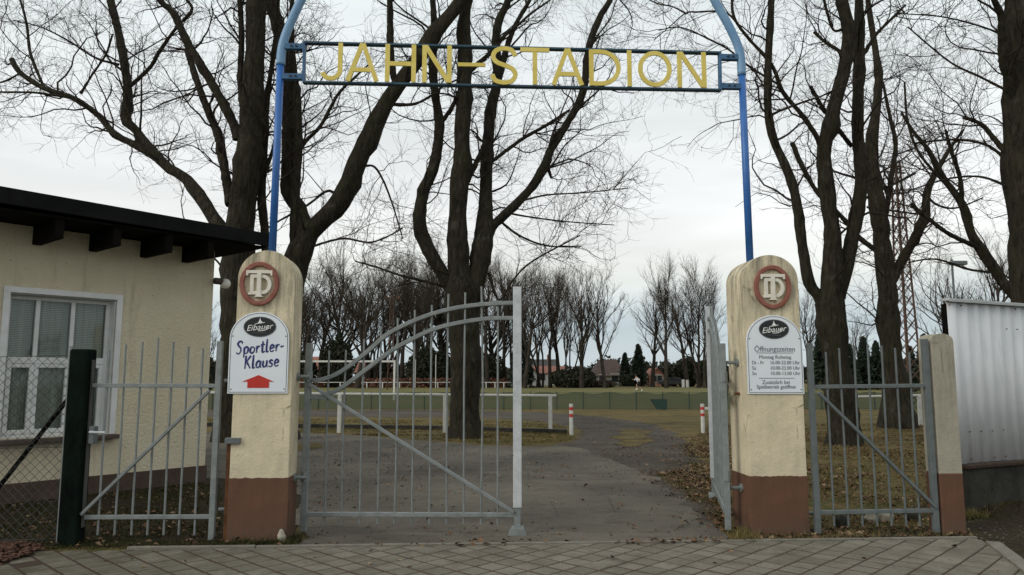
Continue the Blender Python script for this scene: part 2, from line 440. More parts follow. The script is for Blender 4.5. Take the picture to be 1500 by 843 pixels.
def grass_mat():
    m = Mat('grass_blades', .9, 0, .15)
    v = m.noise(1.1, 5, .7); w = m.noise(35, 2)
    c = m.ramp(v, [(.32, (.060, .068, .020, 1)), (.5, (.12, .10, .036, 1)), (.68, (.24, .18, .08, 1))])
    c = m.mix(m.ramp(w, [(.4, 0.), (.6, .6)]), c, (.16, .125, .055, 1))
    m.color(c); return m.m
M['grass'] = grass_mat()
def shaded_moss_blades():
    m = Mat('shaded_moss_and_weeds', .95, 0, .1)  # moss and weeds, also darkened to put the yard's shade into the colour
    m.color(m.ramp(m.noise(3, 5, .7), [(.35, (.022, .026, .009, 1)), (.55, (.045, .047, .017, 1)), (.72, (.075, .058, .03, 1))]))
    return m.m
M['moss'] = shaded_moss_blades()
M['pile_leaf'] = simple('red_brown_leaves', (.04, .019, .012, 1), (.125, .058, .034, 1), 16, .9)
M['pebble'] = simple('grey_pebbles', (.05, .044, .036, 1), (.13, .112, .088, 1), 30, .95)
def net_mat():
    m = Mat('green_windbreak_net', .8, 0, .2)
    m.color(m.mix(m.noise(.8, 4), (.014, .032, .028, 1), (.028, .050, .044, 1)))
    tr = m.n.new('ShaderNodeBsdfTransparent'); mx = m.n.new('ShaderNodeMixShader'); mx.inputs[0].default_value = .62
    m.l.new(tr.outputs[0], mx.inputs[1]); m.l.new(m.b.outputs[0], mx.inputs[2]); m.l.new(mx.outputs[0], m.out.inputs[0]); return m.m
M['net'] = net_mat()
def pane_mat():
    m = Mat('window_glass', .05, 0, .5)
    m.color((.02, .024, .024, 1))
    tr = m.n.new('ShaderNodeBsdfTransparent'); gl = m.n.new('ShaderNodeBsdfGlossy'); gl.inputs['Roughness'].default_value = .03
    tr.inputs[0].default_value = (.82, .85, .83, 1)
    fr = m.n.new('ShaderNodeFresnel'); fr.inputs[0].default_value = 1.5
    mx = m.n.new('ShaderNodeMixShader'); m.l.new(fr.outputs[0], mx.inputs[0])
    m.l.new(tr.outputs[0], mx.inputs[1]); m.l.new(gl.outputs[0], mx.inputs[2]); m.l.new(mx.outputs[0], m.out.inputs[0]); return m.m
M['pane'] = pane_mat()
def lace_mat():
    m = Mat('lace_curtain', .95, 0, .1)
    w = m.n.new('ShaderNodeTexWave'); w.inputs['Scale'].default_value = 14; w.inputs['Distortion'].default_value = .6
    w.bands_direction = 'Z'
    m.l.new(m.co(), w.inputs['Vector'])
    c = m.mix(m.ramp(w.outputs['Fac'], [(.3, 0.), (.7, 1.)]), (.46, .47, .455, 1), (.72, .73, .70, 1))
    m.color(c); return m.m
M['lace'] = lace_mat()
# ------------------------------------------------------------------ light and sky
SUN_DIR = Vector((-.80, -.50, .52)).normalized()          # towards the sun, behind thick cloud
def make_world():
    w = bpy.data.worlds.new('World'); SC.world = w; w.use_nodes = True
    nt = w.node_tree; n = nt.nodes; l = nt.links
    bg = n['Background']
    sky = n.new('ShaderNodeTexSky'); sky.sky_type = 'NISHITA'; sky.sun_disc = False
    sky.sun_elevation = math.asin(SUN_DIR.z); sky.sun_rotation = math.atan2(SUN_DIR.x, SUN_DIR.y)
    tc = n.new('ShaderNodeTexCoord'); sx = n.new('ShaderNodeSeparateXYZ'); l.new(tc.outputs['Generated'], sx.inputs[0])
    mp = n.new('ShaderNodeMapping'); mp.inputs['Scale'].default_value = (1.6, 1.6, 9.0); l.new(tc.outputs['Generated'], mp.inputs[0])
    no = n.new('ShaderNodeTexNoise'); no.inputs['Scale'].default_value = 1.7; no.inputs['Detail'].default_value = 5; no.inputs['Roughness'].default_value = .5
    l.new(mp.outputs[0], no.inputs['Vector'])
    # cloud deck, in units of the Nishita sky (multiplied by the Background strength)
    cr = n.new('ShaderNodeValToRGB'); e = cr.color_ramp.elements
    K = 10.0
    stops = [(.0, (.66, .75, .80)), (.07, (.66, .765, .82)), (.135, (1.08, 1.09, 1.03)), (.22, (1.14, 1.15, 1.135)), (.45, (.98, 1.045, 1.045)), (.8, (1.12, 1.16, 1.17))]
    while len(e) < len(stops): e.new(.5)
    for el, (p, c) in zip(e, stops): el.position = p; el.color = (*[x * .84 for x in c], 1)
    l.new(sx.outputs[2], cr.inputs[0])
    mr = n.new('ShaderNodeMapRange'); mr.inputs[1].default_value = .32; mr.inputs[2].default_value = .68
    mr.inputs[3].default_value = .87 * K; mr.inputs[4].default_value = 1.08 * K
    l.new(no.outputs['Fac'], mr.inputs[0])
    sc = n.new('ShaderNodeVectorMath'); sc.operation = 'SCALE'; l.new(cr.outputs[0], sc.inputs[0]); l.new(mr.outputs[0], sc.inputs['Scale'])
    mx = n.new('ShaderNodeMix'); mx.data_type = 'RGBA'; mx.inputs[0].default_value = .9
    l.new(sky.outputs[0], mx.inputs[6]); l.new(sc.outputs[0], mx.inputs[7])
    l.new(mx.outputs[2], bg.inputs['Color']); bg.inputs['Strength'].default_value = .1
make_world()
sd = bpy.data.lights.new('sun', 'SUN'); sd.energy = 1.25; sd.angle = math.radians(25); sd.color = (1.0, .955, .88)
so = bpy.data.objects.new('sun', sd); COL.objects.link(so)
so.rotation_euler = (-SUN_DIR).to_track_quat('-Z', 'Y').to_euler(); so.location = SUN_DIR * 40
SC.view_settings.view_transform = 'Standard'; SC.view_settings.look = 'None'
SC.view_settings.gamma = 1; SC.view_settings.use_curve_mapping = False
SC.view_settings.exposure = 0.12

# ------------------------------------------------------------------ ground
def rough_poly(px, step=.25, amp=.06, world=False, seed=1):
    rnd = random.Random(seed)
    P = [Vector(p) if world else ground(*p) for p in px]; out = []
    for i, a in enumerate(P):
        b = P[(i+1) % len(P)]; L = (b - a).length
        st = max(step, .02 * ((a + b) / 2).length)
        k = max(1, int(L / st)); nrm = Vector((-(b-a).y, (b-a).x, 0)).normalized()
        for j in range(k):
            o = 0 if j == 0 else rnd.gauss(0, 1) * amp * (1 + .03 * a.length)
            out.append(a + (b - a) * (j / k) + nrm * o)
    return out
def sheet(name, pts, z, mat, kind='structure'):
    m = MB(); pts = [Vector((p.x, p.y, z)) for p in pts]
    tris = tessellate_polygon([pts]); m.add(pts, [tuple(t) for t in tris])
    o = m.build(name, mat)
    me = o.data
    bm = bmesh.new(); bm.from_mesh(me)
    for f in bm.faces:
        if f.normal.z < 0: f.normal_flip()
    bm.to_mesh(me); bm.free()
    return tag(o, kind=kind)
S = 900
sheet('ground', [Vector(p) for p in ((-S, -40, 0), (S, -40, 0), (S, S, 0), (-S, S, 0))], 0, M['lawn'])
sheet('sports_field', [Vector(p) for p in ((-140, 36, 0), (140, 36, 0), (140, 105, 0), (-140, 105, 0))], .004, M['field'])
yard = [(-260, 812), (60, 801), (330, 800), (436, 800), (436, 700), (330, 690), (292, 688), (150, 705), (-260, 760)]
sheet('yard_soil', rough_poly(yard, .3, .03, seed=3), .004, M['soil'])
lane = [(1062, 790), (1056, 745), (1040, 705), (1022, 672), (1003, 648), (985, 633), (950, 621), (890, 612), (830, 606), (760, 603), (600, 601), (420, 601), (300, 601), (100, 602), (100, 611), (300, 611),
        (440, 611), (700, 612), (795, 618), (835, 627), (852, 633), (845, 641), (815, 652), (760, 662), (800, 720), (900, 790)]
sheet('path', rough_poly(lane, .3, .09, seed=4), .004, M['gravel'])
drive = [(436, 804), (1062, 800), (1062, 783), (1040, 768), (1015, 745), (985, 720), (950, 698), (915, 682), (880, 668), (850, 657),
         (820, 654), (760, 655), (700, 653), (640, 648), (560, 641), (500, 637), (440, 635), (330, 634), (200, 634), (200, 648), (285, 690), (330, 702), (436, 705)]
sheet('driveway', rough_poly(drive, .16, .05, seed=5), .008, M['asphalt'])
patch = [(905, 652), (900, 640), (912, 630), (935, 628), (952, 634), (955, 645), (940, 654), (920, 656)]
sheet('grass_patch', rough_poly(patch, .2, .07, seed=6), .012, M['lawn'])
patch2 = [(425, 652), (470, 650), (474, 655), (455, 660), (425, 662)]
sheet('grass_patch', rough_poly(patch2, .2, .05, seed=7), .014, M['lawn'])
# bare soil before the side gate and up to the corrugated fence
verge = [(1185, 790), (1300, 789), (1425, 788), (1460, 800), (1530, 850), (1700, 830), (1650, 740), (1412, 762), (1370, 770), (1185, 776)]
sheet('bare_soil', rough_poly(verge, .25, .03, seed=8), .006, M['soil'])

# pavement of square slabs laid on the diagonal
E0, E1 = ground(185, 809), ground(1432, 792)          # line of the thin concrete edging
R0, R1 = ground(1450, 800), ground(1512, 848)         # edging along its right end
def clip(poly, a, b):
    """keep the part of poly on the left of a->b"""
    out = []; n = len(poly); d = b - a
    side = lambda p: d.x * (p.y - a.y) - d.y * (p.x - a.x)
    for i in range(n):
        p, q = poly[i], poly[(i+1) % n]; sp_, sq = side(p), side(q)
        if sp_ >= 0: out.append(p)
        if sp_ * sq < 0: out.append(p + (q - p) * (sp_ / (sp_ - sq)))
    return out
def pavement():
    g = .196; rnd = random.Random(5); ang = math.radians(46)
    ux, uy = Vector((math.cos(ang), math.sin(ang), 0)), Vector((-math.sin(ang), math.cos(ang), 0))
    ed = (E1 - E0).normalized()
    L0 = ground(60, 800); L1 = ground(-40, 850)
    vs, fs, tone = [], [], []
    o = Vector((.4, 6.2, 0))
    for i in range(-75, 75):
        for j in range(-75, 75):
            c = o + ux * (i * g) + uy * (j * g)
            if c.y < 2.5 or c.y > 8.2 or abs(c.x) > 7: continue
            if c.x < -4.3 + rnd.random() * .3 - .25 * (c.y - 6.9): continue
            hx, hy = g / 2 - .0105, g / 2 - .007
            t = random.Random(i * 977 + j).random()
            poly = [c + ux * a * hx + uy * b * hy for a, b in ((-1,-1),(1,-1),(1,1),(-1,1))]
            poly = clip(poly, E1 - ed * .0 + Vector((0, -.02, 0)), E0 + Vector((0, -.02, 0)))
            if len(poly) > 2: poly = clip(poly, R0 + Vector((-.03, 0, 0)), R1 + Vector((-.03, 0, 0))) if False else clip(poly, R1 + Vector((-.03, 0, 0)), R0 + Vector((-.03, 0, 0)))
            if len(poly) < 3: continue
            ar = sum((poly[k] - poly[0]).cross(poly[(k+1) % len(poly)] - poly[0]).z for k in range(1, len(poly)-1)) / 2
            if abs(ar) < .003: continue
            z = .022 + rnd.gauss(0, .0012); tx, ty = rnd.gauss(0, .006), rnd.gauss(0, .006)
            n = len(vs); k = len(poly); cen = sum(poly, Vector()) / k
            for p in poly: vs.append((p.x, p.y, .012))
            for p in poly: vs.append((p.x, p.y, z - .006 + (p - cen).x * tx + (p - cen).y * ty))
            for p in poly:
                q = cen + (p - cen) * .955; vs.append((q.x, q.y, z + (q - cen).x * tx + (q - cen).y * ty))
            new = []
            for r in (0, 1):
                for a in range(k): new.append((n + r*k + a, n + r*k + (a+1) % k, n + (r+1)*k + (a+1) % k, n + (r+1)*k + a))
            new.append(tuple(n + 2*k + a for a in range(k)))
            fs += new; tone += [t] * len(new)
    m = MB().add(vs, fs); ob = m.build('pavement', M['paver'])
    a = ob.data.attributes.new('tone', 'FLOAT', 'FACE'); 
    if len(a.data) == len(tone): a.data.foreach_set('value', tone)
    tag(ob, kind='structure')
    base = [E0 + Vector((-3.0, -.05, 0)), E0 + Vector((0, -.05, 0)), E1 + Vector((0, -.05, 0)), R1 + Vector((-.02, 0, 0)), Vector((R1.x + 3, 2, 0)), Vector((-7, 2, 0))]
    sheet('pavement_bed', base, .0185, M['joint'])
pavement()
def edging():
    m = MB(); ed = (E1 - E0).normalized(); L = (E1 - E0).length; n = int(L)
    rnd = random.Random(2)
    for i in range(n):
        a = E0 + ed * (L * i / n + .004); b = E0 + ed * (L * (i+1) / n - .004); z = .012 + rnd.gauss(0, .003)
        m.beam(a + Vector((0, .012, z)), b + Vector((0, .012, z + rnd.gauss(0, .003))), .045, .05)
    tag(m.build('kerb_strip', M['concrete'], bevel=.006), kind='structure')
    m = MB(); d = R1 - R0; d.z = 0; dn = d.normalized()
    for i in range(4):
        m.beam(R0 + dn * (i * 1.0) + Vector((.03, 0, .012)), R0 + dn * (i * 1.0 + .99) + Vector((.03, 0, .012)), .12, .06)
    tag(m.build('kerb_strip', M['concrete'], bevel=.008), kind='structure')
edging()
# thin dark kerb lines in the lawn before the white rail
m = MB()
for (a, b) in (((300, 625), (440, 627)), ((440, 627), (640, 630)), ((640, 630), (830, 636))):
    A, B = ground(*a), ground(*b); m.beam(A + Vector((0, 0, .05)), B + Vector((0, 0, .05)), .12, .14)
tag(m.build('lawn_kerb', M['dark_concrete'], bevel=.02), kind='structure')
# raised soil along the fence foot
def mound(name, pts, h, w, seed):
    rnd = random.Random(seed); m = MB(); vs = []; K = 21
    for i, p in enumerate(pts):
        for k in range(K):
            t = k / (K-1) * 2 - 1
            z = h * max(0, 1 - t*t) * (.45 + .75 * rnd.random() + .3 * math.sin(i * .9 + t * 3)) * min(1, (i + .2), (len(pts) - 1 - i + .2))
            vs.append(p + Vector((t * w * .35, -.2 + t * w, z - .01)))
    n = len(pts); fs = [(i*K+k, (i+1)*K+k, (i+1)*K+k+1, i*K+k+1) for i in range(n-1) for k in range(K-1)]
    tag(m.add(vs, fs).build(name, M['soil'], smooth=False), kind='structure')
ma, mb = ground(1432, 752), ground(1620, 722)
mound('soil_bank', [ma + (mb - ma) * (i / 40) for i in range(41)], .10, .42, 4)

# ------------------------------------------------------------------ gate line
GL, GR = ground(376, 795), ground(1144, 787)
P = Frame(GL, math.atan2(GR.y - GL.y, GR.x - GL.x))

def text_mesh(name, body, size, mat, parent, M4, align='CENTER', shear=0, sx=1, depth=.0008, spacing=1.0):
    c = bpy.data.curves.new(name, 'FONT'); c.body = body; c.size = size; c.align_x = align; c.shear = shear
    c.extrude = depth; c.resolution_u = 4; c.space_character = spacing
    t = bpy.data.objects.new('tmp', c); COL.objects.link(t)
    dg = bpy.context.evaluated_depsgraph_get(); me = bpy.data.meshes.new_from_object(t.evaluated_get(dg))
    bpy.data.objects.remove(t); bpy.data.curves.remove(c)
    me.name = name; me.transform(Matrix.Diagonal((sx, 1, 1, 1))); me.transform(M4); me.materials.clear(); me.materials.append(mat)
    o = bpy.data.objects.new(name, me); COL.objects.link(o); o.parent = parent
    return o
def face(x, y, z, roll=0):
    """text lying in the x-z plane, facing -y"""
    return Matrix.Translation((x, y, z)) @ Matrix.Rotation(-roll, 4, 'Y') @ Matrix.Rotation(PI/2, 4, 'X')

def arch_outline(w, h, ry, n=18, x0=0, z0=0):
    """flat-sided shape w wide whose top is half an ellipse of rise ry"""
    pts = [(x0 - w/2, z0), (x0 + w/2, z0)]
    for i in range(n + 1):
        a = PI * i / n; pts.append((x0 + w/2 * math.cos(a), z0 + h - ry + ry * math.sin(a)))
    return pts
def ellipse(cx, cz, rx, rz, n=32): return [(cx + rx*math.cos(2*PI*i/n), cz + rz*math.sin(2*PI*i/n)) for i in range(n)]

def pillar(px0, px1, pybase, pytop, pring, rise, depth, rz, label, ringc):
    o = ground((px0 + px1) / 2, pybase); fr = Frame(o, rz)
    root = thing('gate_pillar', label, 'pillar', o, rz, 'round topped pillars of the main gate')
    w = fr.pl(px1, pybase)[0] - fr.pl(px0, pybase)[0]
    h = fr.pl((px0+px1)/2 + 4, pytop)[1]
    MB().prism(arch_outline(w, h + .06, rise, 24, 0, -.06), 0, depth).build('shaft', M['cream'], root, bevel=.014)
    zb = fr.pl(px0, 701 if px0 < 700 else 698)[1]
    rj = random.Random(int(px0)); tp = [(w/2 + .004 - (w + .008) * i / 22, zb + rj.gauss(0, .0022)) for i in range(23)]
    MB().prism([(-w/2 - .004, -.05), (w/2 + .004, -.05)] + tp, -.004, depth + .004).build('painted_base', M['brown'], root, bevel=.010)
    cx, cz = fr.pl(*ringc); rx = abs(fr.pl(ringc[0] + pring[0], ringc[1])[0] - cx); rzz = abs(fr.pl(ringc[0], ringc[1] - pring[1])[1] - cz)
    rg = MB().ribbon(ellipse(cx, cz, rx - .022, rzz - .022), .044, -.03, .01, closed=True).build('emblem_ring', M['terracotta'], root, bevel=.008)
    mg = MB(); u = rx / .178 * 1.12
    wst = .034 * u; y0, y1 = -.026, .008
    # D with a T laid over it, both with serifs
    D = [(cx - .055*u, cz - .075*u), (cx - .055*u, cz + .062*u)]
    Dp = [(cx - .058*u, cz + .060*u), (cx + .02*u, cz + .060*u)] + [(cx + .025*u + .060*u*math.cos(a), cz - .008*u + .068*u*math.sin(a)) for a in [PI/2 - PI*i/10 for i in range(1, 10)]] + [(cx + .02*u, cz - .076*u), (cx - .058*u, cz - .076*u)]
    mg.ribbon(Dp, wst * .85, y0, y1, closed=True)
    mg.box((cx - .085*u, y0 + .002, cz - .093*u), (cx - .03*u, y1, cz - .072*u))
    mg.prism([(cx - .105*u, cz + .108*u), (cx + .105*u, cz + .108*u), (cx + .105*u, cz + .062*u), (cx + .092*u, cz + .066*u), (cx + .085*u, cz + .082*u),
              (cx - .085*u, cz + .082*u), (cx - .092*u, cz + .066*u), (cx - .105*u, cz + .062*u)][::-1], y0 - .006, y1)
    mg.prism([(cx - .017*u, cz + .083*u), (cx + .017*u, cz + .083*u), (cx + .017*u, cz - .092*u), (cx + .036*u, cz - .112*u), (cx - .036*u, cz - .112*u), (cx - .017*u, cz - .092*u)][::-1], y0 - .009, y1)
    mg.build('monogram', M['relief'], rg, bevel=.003)
    return root, fr, w, h, depth
PL, FL, WL, HL, DL = pillar(332, 419, 795, 367, (29, 32), .27, .37, .07, 'cream and brown round topped gate pillar beside the house, bearing the restaurant arrow sign', (380.5, 416))
PR, FR, WR, HR, DR = pillar(1102, 1186, 787, 374, (27, 32), .25, .49, P.th + .01, 'cream and brown round topped gate pillar bearing the opening hours sign', (1131, 421))
# ironwork let into the pillars
m = MB(); zz = FL.pl(340, 646)[1]
m.box((-WL/2 - .05, -.03, zz - .028), (-WL/2 + .09, .03, zz + .028)); m.build('latch_block', M['grey_paint'], PL, bevel=.006)
z1 = FL.pl(330, 648)[1]; MB().box((-WL/2 - .045, .03, 0), (-WL/2 - .006, .12, z1)).build('stop_bar', M['rust'], PL, bevel=.004)
def pins(root, w, side, zs, v, mat):
    for z in zs:
        m = MB(); x = side * w / 2
        m.tube([(x - side*.03, v, z), (x + side*.12, v, z)], .018, 10)
        m.tube([(x - side*.004, v, z), (x + side*.02, v, z)], .04, 12)
        m.build('hinge_pin', mat, root)
pins(PL, WL, 1, (1.52, .55), .25, M['galv']); pins(PL, WL, -1, (1.48, .28), .12, M['galv'])
pins(PR, WR, -1, (1.66, .43), .22, M['galv']); pins(PR, WR, 1, (.20,), .10, M['galv'])
MB().tube([(-WR/2 - .05, .2, FR.pl(1088, 577, .2)[1]), (-WR/2 + .02, .2, FR.pl(1088, 577, .2)[1])], .014, 8).build('bolt', M['rust'], PR)

# signs on the pillars
GLY = {
 'S': ([[(.52,.80),(.40,.97),(.2,.95),(.11,.78),(.24,.6),(.40,.42),(.40,.18),(.22,.02),(.02,.14)]], .62),
 'p': ([[(.1,.52),(.1,-.28)], [(.1,.38),(.25,.52),(.42,.42),(.41,.14),(.25,0),(.1,.12)]], .56),
 'o': ([[(.25,.5),(.09,.38),(.08,.12),(.25,0),(.41,.13),(.42,.37),(.25,.5)]], .54),
 'r': ([[(.1,.52),(.1,0)], [(.1,.3),(.22,.5),(.38,.46)]], .43),
 't': ([[(.18,.86),(.17,.12),(.28,0),(.4,.08)], [(.0,.56),(.36,.6)]], .44),
 'l': ([[(.1,1.0),(.1,.14),(.18,0),(.3,.06)]], .34),
 'e': ([[(.09,.24),(.38,.32),(.35,.47),(.22,.52),(.09,.38),(.09,.12),(.24,0),(.42,.1)]], .52),
 '-': ([[(.04,.32),(.34,.36)]], .4),
 'K': ([[(.1,1),(.08,0)], [(.52,.98),(.13,.46)], [(.2,.52),(.54,0)]], .66),
 'a': ([[(.4,.42),(.25,.52),(.09,.38),(.08,.12),(.22,0),(.39,.14)], [(.43,.52),(.4,.12),(.52,0)]], .58),
 'u': ([[(.08,.52),(.08,.15),(.2,0),(.36,.14)], [(.41,.52),(.4,.1),(.5,0)]], .56),
 's': ([[(.38,.42),(.24,.52),(.1,.42),(.17,.3),(.33,.2),(.31,.06),(.16,0),(.03,.09)]], .47),
}
def brush(name, word, x, z, h, mat, parent, roll, y=-.016):
    mb = MB(); cx = 0
    for ch in word:
        strokes, adv = GLY[ch]
        for k, st in enumerate(strokes):
            pts = smooth_line(st, 5) if len(st) > 2 else smooth_line([st[0], tuple((a+b)/2 for a, b in zip(*st)), st[1]], 3)
            q = []
            for (a, b) in pts:
                X = (a + cx + b * .16) * h * .86; Z = b * h
                q.append((x + X*math.cos(roll) - Z*math.sin(roll), y, z + X*math.sin(roll) + Z*math.cos(roll)))
            n = len(q); rr = [h * .078 * (.62 + .38 * math.sin(PI * min(1, (i + 1.2) / (n * .72)))) for i in range(n)]
            t = MB().tube(q, rr, 8)
            t.v = [(a, y + (b - y) * .05, c) for a, b, c in t.v]
            mb.add(t.v, t.f)
        cx += adv
    return mb.build(name, mat, parent, smooth=True)

def logo(root, cx, cz, rx, rz):
    o = MB().prism(ellipse(cx, cz, rx, rz, 40), -.017, -.0145).build('oval_logo', M['ink'], root)
    MB().ribbon(ellipse(cx, cz, rx*.97, rz*.955, 40), rx*.035, -.0178, -.0165, closed=True).build('logo_rim', M['ink_grey'], o)
    text_mesh('logo_writing', 'Eibauer', rz * .82, M['print_white'], o, face(cx - rx*.02, -.0182, cz - rz*.30, .10), shear=.35, sx=1.02)
    mb = MB().prism([(cx - .16*rx, cz + .36*rz), (cx + .18*rx, cz + .42*rz), (cx + .10*rx, cz + .52*rz), (cx + .04*rx, cz + .66*rz), (cx + .005*rx, cz + .90*rz), (cx - .03*rx, cz + .66*rz), (cx - .08*rx, cz + .50*rz)][::-1], -.0185, -.0172)
    mb.ribbon(smooth_line([(cx - .30*rx, cz + .28*rz), (cx - .05*rx, cz + .33*rz), (cx + .30*rx, cz + .44*rz)], 4), .035*rx, -.0186, -.0173)
    mb.ribbon(smooth_line([(cx - .10*rx, cz - .40*rz), (cx + .25*rx, cz - .36*rz), (cx + .50*rx, cz - .16*rz), (cx + .46*rx, cz + .02*rz)], 4), .04*rx, -.0187, -.0174)
    mb.build('logo_emblem', M['print_white'], o)
    text_mesh('logo_writing', 'PRIVATBRAUEREI', rz * .17, M['ink_grey'], o, face(cx, -.0184, cz - rz*.66), sx=1.1)

def sign_board(fr, box, w_pl, label):
    """enamel plate with a round head; box = left, right, top, bottom in the photo at the front face"""
    l, r, t, b = box; u0, z0 = fr.pl(l, b, -.02); u1, _ = fr.pl(r, b, -.02); _, z1 = fr.pl((l + r) / 2, t, -.02)
    w = u1 - u0; h = z1 - z0; cx = (u0 + u1) / 2
    root = thing('pillar_sign', label, 'sign', fr.world(cx, 0, z0), fr.th)
    MB().prism(arch_outline(w, h, w * .46, 24), -.014, -.0005).build('plate', M['enamel'], root, bevel=.002)
    g = w * .025
    bd = MB().ribbon(arch_outline(w - 2*g, h - 2*g, (w - 2*g) * .46, 24, 0, g), .0042, -.0155, -.0135, closed=True)
    bd.build('border_line', M['ink'], root)
    for sx_ in (-1, 1):
        for zz in (.055*h, .70*h):
            MB().tube([(sx_ * w * .445, -.0175, zz), (sx_ * w * .445, -.012, zz)], .006, 8).build('screw', M['wire'], root)
    return root, w, h
SL, w, h = sign_board(FL, (332.5, 420.5, 457, 577), WL, 'round headed white sign reading Sportler-Klause over a red arrow')
logo(SL, 0, h * .815, w * .275, h * .125)
brush('lettering', 'Sportler-', -w*.385, h*.475, h*.158, M['ink_blue'], SL, .085)
brush('lettering', 'Klause', -w*.24, h*.30, h*.158, M['ink_blue'], SL, .085)
ax, az = .0, h * .07
MB().prism([(ax - w*.17, az), (ax + w*.19, az), (ax + w*.19, az + h*.075), (ax + w*.27, az + h*.075), (ax + .01*w, az + h*.155), (ax - w*.26, az + h*.075), (ax - w*.17, az + h*.075)][::-1], -.0175, -.0137).build('red_arrow', M['ink_red'], SL)
SR, w, h = sign_board(FR, (1096.5, 1179, 462, 577.5), WR, 'round headed white sign listing opening hours')
logo(SR, 0, h * .82, w * .27, h * .125)
def tx(s, x, z, size, al='CENTER', sx=1.0, mat='ink_grey'):
    return text_mesh('lettering', s, size * h, M[mat], SR, face(x * w, -.0155, z * h), al, sx=sx)
tx('\u00d6ffnungszeiten', 0, .535, .098, sx=.90)
MB().box((-w*.33, -.0165, h*.515), (w*.33, -.0142, h*.521)).build('underline', M['ink_grey'], SR)
tx('Montag Ruhetag', 0, .445, .064, sx=1.0)
for i, (a, b) in enumerate((('Di - Fr', '16.00-22.00 Uhr'), ('Sa', '10.00-22.00 Uhr'), ('So', '10.00-13.00 Uhr'))):
    tx(a, -.42, .375 - .068 * i, .062, 'LEFT', .95); tx(b, .44, .375 - .068 * i, .062, 'RIGHT', .95)
MB().box((-w*.30, -.0165, h*.195), (w*.33, -.0142, h*.201)).build('rule_line', M['ink_grey'], SR)
tx('Zus\u00e4tzlich bei', 0, .125, .068, sx=.95); tx('Spielbetrieb ge\u00f6ffnet', 0, .068, .068, sx=.90)

# pale stone set against the pillar foot
def stone(name, label, c, r, seed, group=None, mat='stone'):
    bm = bmesh.new(); bmesh.ops.create_icosphere(bm, subdivisions=3, radius=1); rnd = random.Random(seed)
    ph = [rnd.random() * 6 for _ in range(6)]
    for v in bm.verts:
        k = 1 + .12 * math.sin(v.co.x*3 + ph[0]) + .05 * math.sin(v.co.z*4 + ph[5] + v.co.x*2) + .1 * math.sin(v.co.y*4 + ph[1]) * math.cos(v.co.z*3 + ph[2]) + .06 * math.sin(v.co.z*7 + ph[3])
        v.co = Vector((v.co.x * r[0], v.co.y * r[1], v.co.z * r[2])) * k
    me = bpy.data.meshes.new(name); bm.to_mesh(me); bm.free(); me.materials.append(M[mat])
    me.polygons.foreach_set('use_smooth', [True] * len(me.polygons))
    o = bpy.data.objects.new(name, me); o.location = c; COL.objects.link(o); return tag(o, label, 'stone', group)
stone('guard_stone', 'small pale stone set at the foot of the arrow sign pillar', FL.world(WL/2 - .03, -.04, .05), (.038, .045, .072), 12)
for i, (px, py, rx, lab) in enumerate(((1236, 767, .06, 'small dark stone under the side gate close to the pillar'), (1281, 760, .075, 'pale round stone under the middle of the side gate'), (1301, 759, .08, 'broadest pale stone under the middle of the side gate'), (1342, 757, .085, 'grey stone under the side gate close to the concrete post'))):
    p = ground(px, py + 8); stone('foot_stone', lab, (p.x, p.y + .06, .06), (rx, .06, .075), 20 + i, 'stones under the side gate', 'stone' if i in (1, 2) else 'dark_concrete')

